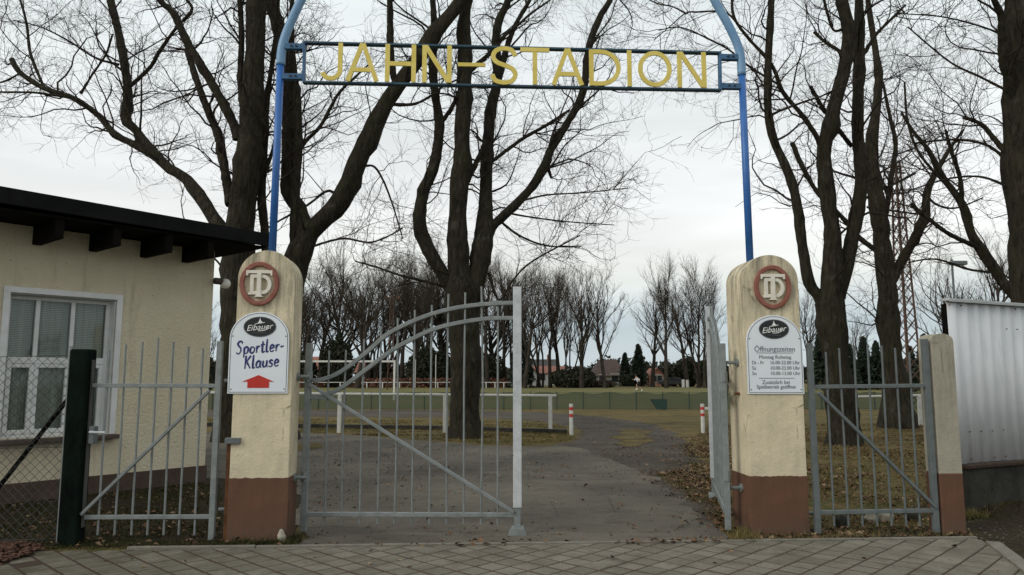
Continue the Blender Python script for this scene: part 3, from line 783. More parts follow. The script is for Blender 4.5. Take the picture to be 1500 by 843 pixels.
# ------------------------------------------------------------------ main gate leaves
H0, H1 = ground(444.5, 783), ground(758, 784)
LF = Frame(H0, math.atan2(H1.y - H0.y, H1.x - H0.x))
def main_leaf():
    root = thing('gate_leaf', 'closed galvanised gate leaf with sweeping curved top rails', 'gate', H0, LF.th, 'leaves of the main gate')
    g = M['galv']; p = LF.pl
    zt = p(449, 503)[1]
    MB().box((-.03, -.03, .03), (.03, .03, zt)).build('hinge_stile', g, root, bevel=.005)
    uE, _ = p(758, 775); zE = p(758, 421)[1]
    MB().box((uE - .042, -.042, .26), (uE + .042, .042, zE)).build('end_post', M['galv_light'], root, bevel=.006)
    m = MB().box((uE - .032, -.032, .07), (uE + .032, .032, .262)); m.build('drop_bolt', g, root, bevel=.004)
    MB().prism([(uE - .09, 0), (uE + .09, 0), (uE + .055, .075), (uE - .055, .075)], -.07, .07).build('foot_plate', g, root, bevel=.004)
    up = [(450,559),(470,556.5),(492,549),(515,534),(540,514),(568,490),(600,473),(634,460),(668,451.5),(700,447),(728,445),(755,444)]
    lo = [(479,577),(492,573),(508,563),(527,549),(552,530),(580,510),(606,496),(634,483),(668,474),(706,468),(730,466.5),(755,466.5)]
    for c in (up, lo):
        q = [p(*a) for a in smooth_line(c, 4)]
        q[0] = (max(q[0][0], .02), q[0][1]); q[-1] = (uE - .03, q[-1][1])
        MB().ribbon([(a, b) for a, b in q], .040, -.028, .026).build('curved_rail', g, root, bevel=.005)
    z = p(460, 582)[1]; MB().box((.02, -.024, z - .022), (p(481, 578)[0], .024, z + .022)).build('short_rail', g, root, bevel=.004)
    zb = p(600, 754)[1]; MB().box((.02, -.022, zb - .02), (uE - .03, .022, zb + .02)).build('bottom_rail', g, root, bevel=.004)
    a, b = p(454, 563), p(753, 750); MB().beam((a[0], -.034, a[1]), (b[0], -.034, b[1]), .03, .042, (0, 1, 0)).build('brace', g, root, bevel=.004)
    for x, y in ((479,514),(503,513),(530,497),(555,478),(580,466),(605,454),(630,447),(655,431),(680,429),(705,420),(729,441)):
        u, _ = p(x, 640); zt = p(x, y)[1]; j = random.gauss(0, .004)
        MB().tube([(u + random.gauss(0, .003), 0, .10), (u + j, random.gauss(0, .003), zt * .6), (u + random.gauss(0, .004), 0, zt)], .0098, 8).build('bar', g, root)
    m = MB(); m.box((uE + .0, -.075, .50), (uE + .03, .075, .54)); 
    for zz in (1.52, .55): 
        k = MB().tube([(-.001, -.0, zz - .05), (-.001, 0, zz + .05)], .042, 10); k.build('hinge_eye', g, root)
    return root, uE
leaf, leafW = main_leaf()
leaf2 = copy_tree(leaf)
A = ground(1067, 781); B = ground(1045, 727)
leaf2.location = A; leaf2.rotation_euler = (0, 0, math.atan2(B.y - A.y, B.x - A.x))
leaf2['label'] = 'swung open galvanised gate leaf seen edge-on beside the opening hours pillar'

# ------------------------------------------------------------------ side gates
def side_gate(label, fr, mat, stiles, rails, diag, bars, bottom):
    (xl, tl, bl), (xr, tr_, br) = stiles; p = fr.pl
    ul, ur = p(xl, bl)[0], p(xr, br)[0]
    root = thing('side_gate', label, 'gate', fr.world(ul, 0, 0), fr.th)
    W = ur - ul; X = lambda px, py: p(px, py)[0] - ul
    for u, t, b in ((0, tl, bl), (W, tr_, br)):
        if t: MB().box((u - .026, -.026, .03), (u + .026, .026, p(xl if u == 0 else xr, t)[1])).build('stile', mat, root, bevel=.004)
    for (y0, y1) in rails:
        za, zb = p(xl, y0)[1], p(xr, y1)[1]
        MB().beam((.0, 0, za), (W, 0, zb), .036, .038).build('rail', mat, root, bevel=.004)
    (a, b), (c, d) = diag
    MB().beam((X(a, b), -.036, p(a, b)[1]), (X(c, d), -.036, p(c, d)[1]), .028, .038, (0, 1, 0)).build('brace', mat, root, bevel=.004)
    for x, y, xb in bars:
        u = X(xb, bottom); zt = p(x, y)[1]
        MB().tube([(u + random.gauss(0, .003), 0, p(xb, bottom)[1]), (u, random.gauss(0, .003), .9), (u + random.gauss(0, .004), 0, zt)], .0105, 8).build('bar', mat, root)
    return root, W
g1, W1 = side_gate('galvanised side gate with vertical bars between the black post and the arrow sign pillar', P, M['galv'],
    ((122, None, 786), (310, 500, 786)), ((565, 565.5), (758, 757)), ((122, 753), (309, 572)),
    [(156,513,143),(180,505,168),(201,501,192),(224,495,216),(246,501,239),(269,508,262),(292,511,284)], 784)
m = MB(); z = P.pl(140, 634)[1]; u0 = .06
m.box((u0 - .05, -.05, z - .10), (u0 + .0, .03, z + .06)); m.build('lock_case', M['grey_paint'], g1, bevel=.006)
MB().tube([(u0 - .02, -.05, z + .01), (u0 - .02, -.09, z + .01), (u0 + .12, -.09, z + .005)], .012, 8).build('handle', M['galv_light'], g1)
g2, W2 = side_gate('dark grey side gate with vertical bars between the opening hours pillar and the concrete post', P, M['grey_paint'],
    ((1198, 503, 778), (1371, 497, 771)), ((567, 565), (751, 748)), ((1196, 575), (1368, 743)),
    [(1209,516,1222),(1230,510,1243),(1250,506,1264),(1271,505,1285),(1290,507,1306),(1312,510,1327),(1332,516,1347)], 771)

# concrete post at the end of the gate line
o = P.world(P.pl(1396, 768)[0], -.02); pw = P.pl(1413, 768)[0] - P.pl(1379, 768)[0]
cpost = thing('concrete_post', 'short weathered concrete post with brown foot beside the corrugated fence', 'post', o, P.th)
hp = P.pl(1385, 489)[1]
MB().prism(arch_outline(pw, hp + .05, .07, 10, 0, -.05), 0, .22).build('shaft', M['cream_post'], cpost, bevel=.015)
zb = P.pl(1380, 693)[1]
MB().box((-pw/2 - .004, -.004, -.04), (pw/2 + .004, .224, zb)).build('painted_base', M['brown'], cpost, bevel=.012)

# ------------------------------------------------------------------ arch and name sign
va = .22
arch = thing('entrance_arch', 'blue tubular steel arch rising from the two gate pillars', 'arch', P.world(0, va, 0), P.th)
a3 = lambda px, py: (P.pl(px, py, va)[0], 0, P.pl(px, py, va)[1])
lb, lt = a3(398.5, 378), a3(411, 92); rb, rt = a3(1099, 392), a3(1086.5, 107)
MB().tube([lb, a3(405, 235), lt], .037, 14).build('pole', M['blue'], arch, smooth=True)
MB().tube([rb, a3(1092.5, 245), rt], .037, 14).build('pole', M['blue'], arch, smooth=True)
top = [(411, 96), (413, 72), (421, 45), (440, 3), (470, -50), (530, -105), (630, -150), (750, -164), (870, -146), (968, -100), (1022, -45), (1049, 5), (1071, 45), (1084, 78), (1086.5, 111)]
MB().tube([a3(*q) for q in smooth_line(top, 5)], .045, 14).build('arch_tube', M['light_blue'], arch, smooth=True)

q = lambda px, py: P.pl(px, py, va)
sg = thing('name_sign', 'open steel frame with yellow letters reading JAHN-STADION hung across the entrance arch', 'sign', P.world(0, va, 0), P.th)
tl, tr, bl, br = q(445, 63.5), q(1055, 78.5), q(444, 121.5), q(1056, 133)
for n_, a, b in (('top_bar', tl, tr), ('bottom_bar', bl, br)):
    MB().beam((a[0], 0, a[1]), (b[0], 0, b[1]), .065, .021).build(n_, M['frame_blue'], sg, bevel=.003)
for (a, b) in ((tl, bl), (tr, br)):
    s_ = 1 if a is tl else -1
    MB().beam((a[0] + s_*.008, 0, a[1]), (b[0] + s_*.008, 0, b[1]), .065, .024, (1, 0, 0)).build('end_bar', M['bracket_blue'], sg, bevel=.003)
for x0, x1, yy in ((417, 446, 69), (414, 446, 113), (1054, 1084, 84.5), (1055, 1087, 127)):
    a, b = q(x0, yy), q(x1, yy)
    br_ = MB().box((a[0], -.03, a[1] - .03), (b[0], .03, a[1] + .03)).build('bracket', M['bracket_blue'], sg, bevel=.004)
    mb = MB()
    for f_ in (.38, .62):
        X = a[0] + (b[0] - a[0]) * f_; mb.tube([(X, -.042, a[1]), (X, -.028, a[1])], .011, 8)
    mb.build('bolts', M['ink'], br_)
def letter_pts(ch, x0, x1, z0, z1, w):
    W, H = x1 - x0, z1 - z0; c = w / 2
    X = lambda a: x0 + a * W
    Z = lambda a: z0 + a * H
    if ch == 'J':
        r = (W - w) / 2; cx = x0 + c + r
        return [([(x1 - c, z1)] + [(cx + r*math.cos(a), z0 + c + r*1.0 + r*math.sin(a)) for a in [-PI*i/10 for i in range(0, 10)]], False)]
    if ch == 'A': return [([(x0 + c*.9, z0), (X(.5) - c*.15, z1)], False), ([(x1 - c*.9, z0), (X(.5) + c*.15, z1)], False), ([(X(.2), Z(.30)), (X(.8), Z(.30))], False)]
    if ch == 'H': return [([(x0 + c, z0), (x0 + c, z1)], False), ([(x1 - c, z0), (x1 - c, z1)], False), ([(x0 + w, Z(.48)), (x1 - w, Z(.48))], False)]
    if ch == 'N': return [([(x0 + c, z0), (x0 + c, z1)], False), ([(x1 - c, z0), (x1 - c, z1)], False), ([(x0 + w*.75, z1 - c*.4), (x1 - w*.75, z0 + c*.4)], False)]
    if ch == '-': return [([(x0, Z(.5)), (x1, Z(.5))], False)]
    if ch == 'S':
        s_ = [(.93,.76),(.80,.91),(.5,.965),(.2,.90),(.09,.74),(.22,.59),(.5,.51),(.80,.42),(.93,.26),(.80,.09),(.5,.035),(.18,.09),(.06,.25)]
        return [(smooth_line([(X(.04 + .92*a), Z(b)) for a, b in s_], 3), False)]
    if ch == 'T': return [([(x0, z1 - c*.9), (x1, z1 - c*.9)], False), ([(X(.5), z0), (X(.5), z1 - w)], False)]
    if ch == 'I': return [([(X(.5), z0), (X(.5), z1)], False)]
    if ch == 'O': return [(ellipse(X(.5), Z(.5), W/2 - c, H/2 - c, 30), True)]
    if ch == 'D':
        rx = W * .56; cx = x1 - c - rx
        return [([(x0 + c, z0 + c), (x0 + c, z1 - c), (cx, z1 - c)] + [(cx + rx*math.cos(a), Z(.5) + (H/2 - c)*math.sin(a)) for a in [PI/2 - PI*i/12 for i in range(1, 12)]] + [(cx, z0 + c)], True)]
for ch, xa, xb in (('J',470,503),('A',508,556),('H',565,610),('N',619,662),('-',671,711),('S',717,759),('T',762,804),('A',807,854),('D',861,907),('I',916,925),('O',933,982),('N',990,1032)):
    xm = (xa + xb) / 2; f = (xm - 450) / 600
    ztop = q(xm, 65 + 15.5 * f)[1]; zbot = q(xm, 120.5 + 11.5 * f)[1]
    x0, x1 = q(xa, 95)[0], q(xb, 95)[0]
    if ch in 'DO' and xa == 861: x0, x1 = q(862, 100)[0], q(908, 100)[0]
    mb = MB()
    for k, (pts, cl) in enumerate(letter_pts(ch, x0, x1, zbot, ztop, .047 if ch != '-' else .040)):
        mb.ribbon(pts, .047 if ch != '-' else .040, -.056 - .0012*k, -.040 - .0012*k, closed=cl)
    mb.build('letter', M['gold'], sg, bevel=.0015, segs=1)
# ------------------------------------------------------------------ clubhouse
hc = ground(299, 706)
HF = Frame(hc, math.atan2(1.0, .835))
def clubhouse():
    root = thing('clubhouse', 'low cream rendered clubhouse with black flat roof and lace curtained window', 'building', hc, HF.th)
    p = HF.pl
    zs = 3.40; Lw = 9.0; Dp_ = 6.0; th = .30
    ul, ur = p(8, 520)[0], p(166, 520)[0]; z1 = p(90, 434)[1]; z0 = p(90, 640)[1]
    zp = p(150, 696)[1]
    mb = MB()
    mb.box((ur, 0, -.05), (0, th, zs)).box((-Lw, 0, -.05), (ul, th, zs)).box((ul, 0, -.05), (ur, th, z0)).box((ul, 0, z1), (ur, th, zs))
    mb.box((-th, th, -.05), (0, Dp_, zs)).box((-Lw, th, -.05), (-Lw + th, Dp_, zs)).box((-Lw + th, Dp_ - th, -.05), (-th, Dp_, zs))
    mb.build('wall', M['render'], root)
    MB().box((-Lw, -.022, -.05), (.022, .0, zp)).box((.0, .0, -.05), (.022, Dp_, zp)).build('plinth', M['plinth'], root, bevel=.006)
    # roof slab with fascia and rafters
    eo = .80
    rf = MB().prism([(-Lw - .4, 3.60), (.39, 3.54), (.39, 3.62), (-Lw - .4, 3.74)], -eo, Dp_ + .4).build('roof', M['bitumen'], root, bevel=.006)
    MB().prism([(-Lw - .4, 3.545), (.40, 3.435), (.40, 3.625), (-Lw - .4, 3.745)], -eo - .03, -eo + .012).build('fascia', M['bitumen'], rf, bevel=.006)
    MB().box((-Lw - .4, -eo + .03, 3.412), (.38, Dp_ + .3, 3.436)).build('soffit', M['black_wood'], rf)
    for px in (52, 135, 210, 271):
        u = p(px, 378)[0]
        MB().box((u - .05, -eo + .05, 3.17), (u + .05, .02, 3.411)).build('rafter', M['black_wood'], rf, bevel=.006)
    for u in (-6.3, -7.6):
        MB().box((u - .05, -eo + .05, 3.17), (u + .05, .02, 3.411)).build('rafter', M['black_wood'], rf, bevel=.006)
    # window: surround, deep white frame with transom, mullions and lower sashes
    W = M['white_wood']
    fr = MB()
    t = .075
    for lo, hi in (((ul - t, -.025, z1), (ur + t, .02, z1 + t)), ((ul - t, -.025, z0), (ul, .02, z1)), ((ur, -.025, z0), (ur + t, .02, z1))):
        fr.box(lo, hi)
    wn = fr.build('window', W, root, bevel=.004)
    rv = MB().box((ur - .012, .021, z0), (ur - .001, .26, z1)).box((ul + .001, .021, z0), (ul + .012, .26, z1)).box((ul + .012, .021, z1 - .012), (ur - .012, .26, z1 - .001))
    rv.build('reveal', W, wn)
    fy0, fy1 = .15, .21
    zt = p(100, 529, .15)[1]
    f = MB(); b = .05
    f.box((ul + .013, fy0, z0), (ul + b + .013, fy1, z1 - .013)).box((ur - b - .013, fy0, z0), (ur - .013, fy1, z1 - .013))
    f.box((ul + b + .013, fy0, z1 - b - .013), (ur - b - .013, fy1, z1 - .013)).box((ul + b + .013, fy0, z0), (ur - b - .013, fy1, z0 + b))
    f.box((ul + b + .013, fy0 - .02, zt - .04), (ur - b - .013, fy1, zt + .04))
    us = [p(54, 480, .15)[0], p(106, 480, .15)[0]]
    for u in us: f.box((u - .025, fy0, zt + .04), (u + .025, fy1, z1 - b - .013))
    ux = [ul + b + .013] + us + [ur - b - .013]
    # lower row: two sashes with wide stiles
    for i in range(3):
        a, c = ux[i], ux[i+1]; k = .052
        if i > 0: a -= .0
        f.box((a + .001, fy0 - .012, z0 + b), (a + k, fy1 - .012, zt - .04)).box((c - k, fy0 - .012, z0 + b), (c - .001, fy1 - .012, zt - .04))
        f.box((a + k, fy0 - .012, zt - .04 - k), (c - k, fy1 - .012, zt - .041)).box((a + k, fy0 - .012, z0 + b + .001), (c - k, fy1 - .012, z0 + b + k))
    f.build('frame', W, wn, bevel=.004)
    MB().box((ul + .05, .176, z0 + .04), (ur - .05, .182, z1 - .05)).build('pane', M['pane'], wn)
    # lace curtains hanging behind the glass
    for (a, c, zb, ztp, yy) in [(ux[0], ux[1] - .02, zt + .0, z1 - .03, .25), (ux[1] + .02, ux[2] - .02, zt + .0, z1 - .03, .25), (ux[2] + .02, ux[3], zt, z1 - .03, .25),
                                (ux[0], ux[1], z0 + .03, zt, .25), (ux[1], ux[2], z0 + .03, zt, .25), (ux[2], ux[3], z0 + .03, zt, .25)]:
        n = 70; vs = []; 
        for i in range(n + 1):
            x = a + (c - a) * i / n; s = .018 * math.sin(x * 62) + .008 * math.sin(x * 137 + 1)
            vs += [(x, yy + s, zb), (x, yy + s * .6, ztp)]
        MB().add(vs, [(2*i, 2*i+2, 2*i+3, 2*i+1) for i in range(n)]).build('curtain', M['lace'], wn, smooth=True)
    MB().prism([(ul - .10, z0 - .055), (ur + .10, z0 - .055), (ur + .10, z0 - .002), (ul - .10, z0 - .002)], -.14, .15).build('sill', M['sill'], wn, bevel=.008)
    # globe lamp on the corner
    lz = p(310, 415, .0)[1]
    lp = MB().tube([(-.02, -.06, lz + .03), (.10, -.07, lz + .03)], .05, 12).build('wall_lamp', M['sill'], root, bevel=.004)
    lx = .15
    MB().lathe([(.002, -.078)] + [(.078 * math.sin(PI*i/12), -.078 * math.cos(PI*i/12)) for i in range(1, 12)] + [(.002, .078)], 20, Matrix.Translation((lx, -.07, lz))).build('globe', M['glass_lamp'], lp, smooth=True)
    return root
clubhouse()

# ------------------------------------------------------------------ chain link fence and black gate post
pu = P.pl(106, 786)[0]
o = P.world(pu, 0)
bpost = thing('gate_post', 'thick black tarred square post between chain link fence and side gate', 'post', o, P.th)
hz = P.pl(118, 512)[1]
MB().box((-.10, -.08, -.05), (.075, .09, hz)).build('shaft', M['post_black'], bpost, bevel=.018)
MB().box((-.135, -.02, .02), (-.108, .03, hz + .03)).build('edge_strip', M['galv'], bpost, bevel=.003)
MB().box((.078, -.02, .15), (.092, .03, hz - .10)).build('edge_strip', M['wire'], bpost, bevel=.003)

def chain_link():
    u1 = pu - .115; u0 = pu - 3.4; z0 = .03; z1 = P.pl(50, 521)[1]
    root = thing('chain_link_fence', 'rusty chain link fence with slanting brace in front of the clubhouse', 'fence', P.world(u1, 0), P.th)
    W = u1 - u0; mesh = MB(); s = .086; r = .0023
    n = int(W / s) + int((z1 - z0) / s) + 2
    H = z1 - z0
    for sgn in (1, -1):
        for i in range(-1, n):
            # wire of slope sgn through the panel, kinked at every crossing
            x = -W - H + i * s if sgn > 0 else -W + i * s
            a = Vector((x, 0, 0)); pts = []
            k = int(H / (s / 2)) + 1
            for j in range(k + 1):
                zz = min(H, j * s / 2); xx = x + sgn * zz
                if sgn < 0: xx = x - zz
                if -W - .001 <= xx <= 0.001:
                    pts.append((xx + .004 * math.sin(7*zz + i), .0035 * (1 if (j % 2) else -1) * sgn + .012 * math.sin(xx*3) , z0 + zz + .01 * math.sin(xx * 2.3)))
            if len(pts) > 1: mesh.tube(pts, r, 4, cap=False)
    mesh.build('wire_mesh', M['wire'], root)
    for zz in (z0 + .02, (z0 + z1) / 2, z1):
        MB().tube([(-W * i / 10, .008, zz - .02 * math.sin(PI * i / 10)) for i in range(11)], .0032, 5).build('tension_wire', M['wire'], root)
    a = P.pl(97, 579); b = P.pl(-12, 722)
    MB().tube([(a[0] - u1 + .02, .05, a[1]), (b[0] - u1, .05, b[1])], .022, 8).build('brace', M['black_wood'], root)
    for zz in (.06,):
        MB().box((-W - .06, -.05, -.05), (-W, .05, z1 + .05)).build('end_post', M['post_black'], root, bevel=.01)
    return root
chain_link()

# ------------------------------------------------------------------ corrugated fence on its low wall
c0 = at(1412, 680, 8.75); 
CF = Frame(c0, math.atan2(1.0, 2.04))
def corrugated():
    p = CF.pl
    zt, zb = p(1388, 441)[1], p(1412, 680)[1]
    ul = p(1396, 560)[0]
    L = 9.0
    root = thing('corrugated_fence', 'tall grey corrugated steel fence panel above a low dark wall', 'fence', CF.world(ul, 0), CF.th)
    per = .212; vs = []; n = int(L / per) * 8
    rnd = random.Random(3)
    for i in range(n + 1):
        x = i * per / 8; ph = (x / per) % 1
        y = .0105 * math.tanh(2.2 * math.cos(2 * PI * ph)) / math.tanh(2.2)
        w_ = .006 * math.sin(x * 1.7)
        for z in (zb + .006 * math.sin(x * 3), (zb + zt) / 2, zt):
            vs.append((x, y + w_ + .004 * math.sin(z * 3 + x), z))
    fs = [(3*i + k, 3*i + 3 + k, 3*i + 4 + k, 3*i + 1 + k) for i in range(n) for k in range(2)]
    sh = MB().add(vs, fs).build('steel_sheet', M['zinc'], root, smooth=True)
    so_ = sh.modifiers.new('thick', 'SOLIDIFY'); so_.thickness = .0012
    MB().box((-.03, -.045, zt), (L, .05, zt + .028)).box((-.03, -.045, zt - .012), (L, -.038, zt + .0)).build('cap_rail', M['zinc_cap'], root, bevel=.003)
    for z in (zb + .35, zt - .3):
        MB().box((0, .03, z - .03), (L, .08, z + .03)).build('cross_rail', M['black_wood'], root)
    for x in (.15, 2.5, 4.9, 7.3):
        MB().box((x - .04, .081, .2), (x + .04, .16, zt - .02)).build('post', M['black_wood'], root)
    mb = MB()
    for i in range(0, int(L / per)):
        for z in (zb + .05, zb + .36, zt - .3, zt - .05):
            if rnd.random() < .55:
                x = (i + .0) * per + .002; mb.tube([(x, -.026, z + rnd.gauss(0, .004)), (x, -.012, z)], .007, 6)
    b = mb.build('fixing_bolts', M['rust'], root)
    # low wall
    wr = thing('low_wall', 'low dark mossy concrete wall under the corrugated fence', 'wall', CF.world(p(1411, 700)[0], .0), CF.th)
    vs = []; n = 40
    MB().box((0, -.06, -.1), (L, .22, zb - .055)).build('wall_base', M['dark_concrete'], wr, bevel=.02)
    MB().box((-.02, -.085, zb - .053), (L, .24, zb - .006)).build('coping', M['joint'], wr, bevel=.012)
corrugated()

# ------------------------------------------------------------------ things between the gate and the pitch
def tube_rail(name, label, pts_px, Y, post_px, cat, ybase, group=None, r=.036, pr=.05):
    o = at(pts_px[0][0], pts_px[0][1], Y); root = thing(name, label, cat, (o.x, Y, 0), 0, group)
    loc = lambda v: (v.x - o.x, v.y - Y, v.z)
    MB().tube([loc(at(x, y, Y)) for x, y in pts_px], r, 10).build('rail', M['white_rail'], root)
    for x in post_px:
        t = at(x, 580, Y); zt = at(x, pts_px[0][1] + (pts_px[-1][1] - pts_px[0][1]) * (x - pts_px[0][0]) / max(1, pts_px[-1][0] - pts_px[0][0]), Y).z
        MB().box((t.x - o.x - pr, -pr, -.05), (t.x - o.x + pr, pr, zt - r * .6)).build('post', M['white_rail'], root, bevel=.012)
    return root
tube_rail('white_railing', 'long white horizontal rail on square posts along the lawn behind the closed gate leaf', [(240, 575), (815, 580)], 20.8, (344, 498, 652, 806), 'railing', 633)
tube_rail('white_railing', 'white rail on posts along the pitch between the trees behind the dark grey side gate', [(1236, 582), (1500, 576)], 24, (1240, 1346, 1450), 'railing', 622)
def marker(px, py, label):
    o = ground(px, py); root = thing('marker_post', label, 'post', o, 0, 'red and white marker posts')
    h = at(px, 592, o.y).z; r = .052
    MB().tube([(0, 0, -.02), (0, 0, h)], r, 14).build('shaft', M['white_rail'], root, bevel=.006)
    for f in (.58, .80):
        MB().tube([(0, 0, h * f), (0, 0, h * f + h * .10)], r + .003, 14).build('red_band', M['red'], root)
    return root
marker(837, 638, 'red banded white marker post at the end of the white rail')
k = marker(1030, 635, 'red banded white marker post beside the swung open gate leaf')
MB().box((.05, -.03, .63), (.32, .03, .70)).build('barrier_arm', M['white_rail'], k, bevel=.006)

def windbreak():
    Y = 35.0; root = thing('windbreak_fence', 'low green netting fence on thin posts along the near touchline', 'fence', (0, Y, 0), 0)
    mb = MB(); h = .80; x0, x1 = -26, 34; n = 240; vs = []
    for i in range(n + 1):
        x = x0 + (x1 - x0) * i / n
        vs += [(x, .03 * math.sin(x * 1.7), .03), (x, .03 * math.sin(x * 1.7 + 1), h - .03 + .035 * math.cos(x * 2 * PI / 1.5))]
    MB().add(vs, [(2*i, 2*i+2, 2*i+3, 2*i+1) for i in range(n)]).build('netting', M['net'], root)
    x = x0
    while x <= x1:
        MB().tube([(x, -.04, 0), (x, -.04, h + .03)], .025, 6).build('post', M['net_post'], root); x += 1.22
    MB().tube([(x0, -.03, h), (x1, -.03, h)], .008, 5).build('top_wire', M['net_post'], root)
    a, b, c, d = [at(px, py, Y - .25) for px, py in ((952, 585), (977, 585), (977, 602), (962, 600))]
    MB().prism([(a.x, a.z), (b.x, b.z), (c.x, max(.02, c.z)), (d.x, max(.03, d.z))], -.28, -.22).build('loose_sheet', M['net_post'], root)
windbreak()

def goal():
    Y = 49; a, b = at(413, 531, Y), at(578, 531, Y); h = 2.44
    root = thing('football_goal', 'white football goal frame standing on the pitch behind the closed gate leaf', 'goal', (a.x, Y, 0))
    W = b.x - a.x
    for x in (0, W): MB().box((x - .06, -.06, 0), (x + .06, .06, h)).build('goalpost', M['white_rail'], root, bevel=.01)
    MB().box((-.06, -.06, h), (W + .06, .06, h + .12)).build('crossbar', M['white_rail'], root, bevel=.01)
    for x in (0, W): MB().tube([(x, .05, h - .1), (x, 1.0, h - .2), (x, 1.9, .03)], .025, 6).build('net_stay', M['galv'], root)
goal()

def lattice_mast(label, x, Y, h, w0, w1, mat, step):
    root = thing('lattice_mast', label, 'mast', (x, Y, 0), .25)
    g = MB(); A = lambda z: (w0 + (w1 - w0) * z / h) / 2
    n = int(h / step); zs = [h * (1 - (1 - i / n) ** 1.0) for i in range(n + 1)]
    for sx_ in (-1, 1):
        for sy_ in (-1, 1):
            MB().beam((sx_ * w0/2, sy_ * w0/2, 0), (sx_ * w1/2, sy_ * w1/2, h), w0*.085, w0*.085).build('leg', mat, root)
    for i in range(n):
        a, b = A(zs[i]), A(zs[i+1])
        for s1 in (-1, 1):
            g.beam((-a, s1*a, zs[i]), (b, s1*b, zs[i+1]), w0*.035, w0*.035); g.beam((a, s1*a*1.02, zs[i]), (-b, s1*b*1.02, zs[i+1]), w0*.035, w0*.035)
            g.beam((s1*a, -a, zs[i]), (s1*b, b, zs[i+1]), w0*.035, w0*.035); g.beam((s1*a*1.02, a, zs[i]), (s1*b*1.02, -b, zs[i+1]), w0*.035, w0*.035)
    g.build('bracing', mat, root)
    return root
mx_ = ground(1334, 596)
ms = lattice_mast('tall rusty lattice mast among the trees beyond the dark grey side gate', mx_.x + .0, mx_.y, 12.8, .86, .26, M['rust_mast'], .62)
MB().box((-.75, -.04, 12.2), (.55, .04, 12.28)).build('crossarm', M['rust_mast'], ms)
MB().tube(smooth_line([(-.68 + .18*math.cos(a), -.05, 11.7 + .52*math.sin(a)) for a in [2*PI*i/12 for i in range(12)]], 3, True), .03, 6, closed=True).build('cable_coil', M['ink'], ms)
mf = at(572, 560, 88)
m2 = lattice_mast('slim red rusty lattice floodlight mast behind the football goal', mf.x, 88, 10.8, .75, .35, M['rust_mast'], 1.0)
MB().box((-.9, -.06, 10.5), (.9, .06, 10.65)).build('crossarm', M['rust_mast'], m2)
for x in (-.7, 0, .7): MB().box((x - .2, -.18, 10.651), (x + .2, .1, 10.9)).build('floodlight', M['rust_mast'], m2)
lf = at(1394, 380, 42)
fl = thing('floodlight_pole', 'grey pole with a boxy floodlight head showing above the corrugated fence', 'street lamp', (lf.x, 42, 0))
MB().tube([(0, 0, 0), (0, 0, lf.z)], .06, 8).build('pole', M['grey_paint'], fl)
MB().box((-.1, -.25, lf.z - .35), (.75, .12, lf.z - .12)).build('lamp_head', M['grey_paint'], fl, bevel=.03)

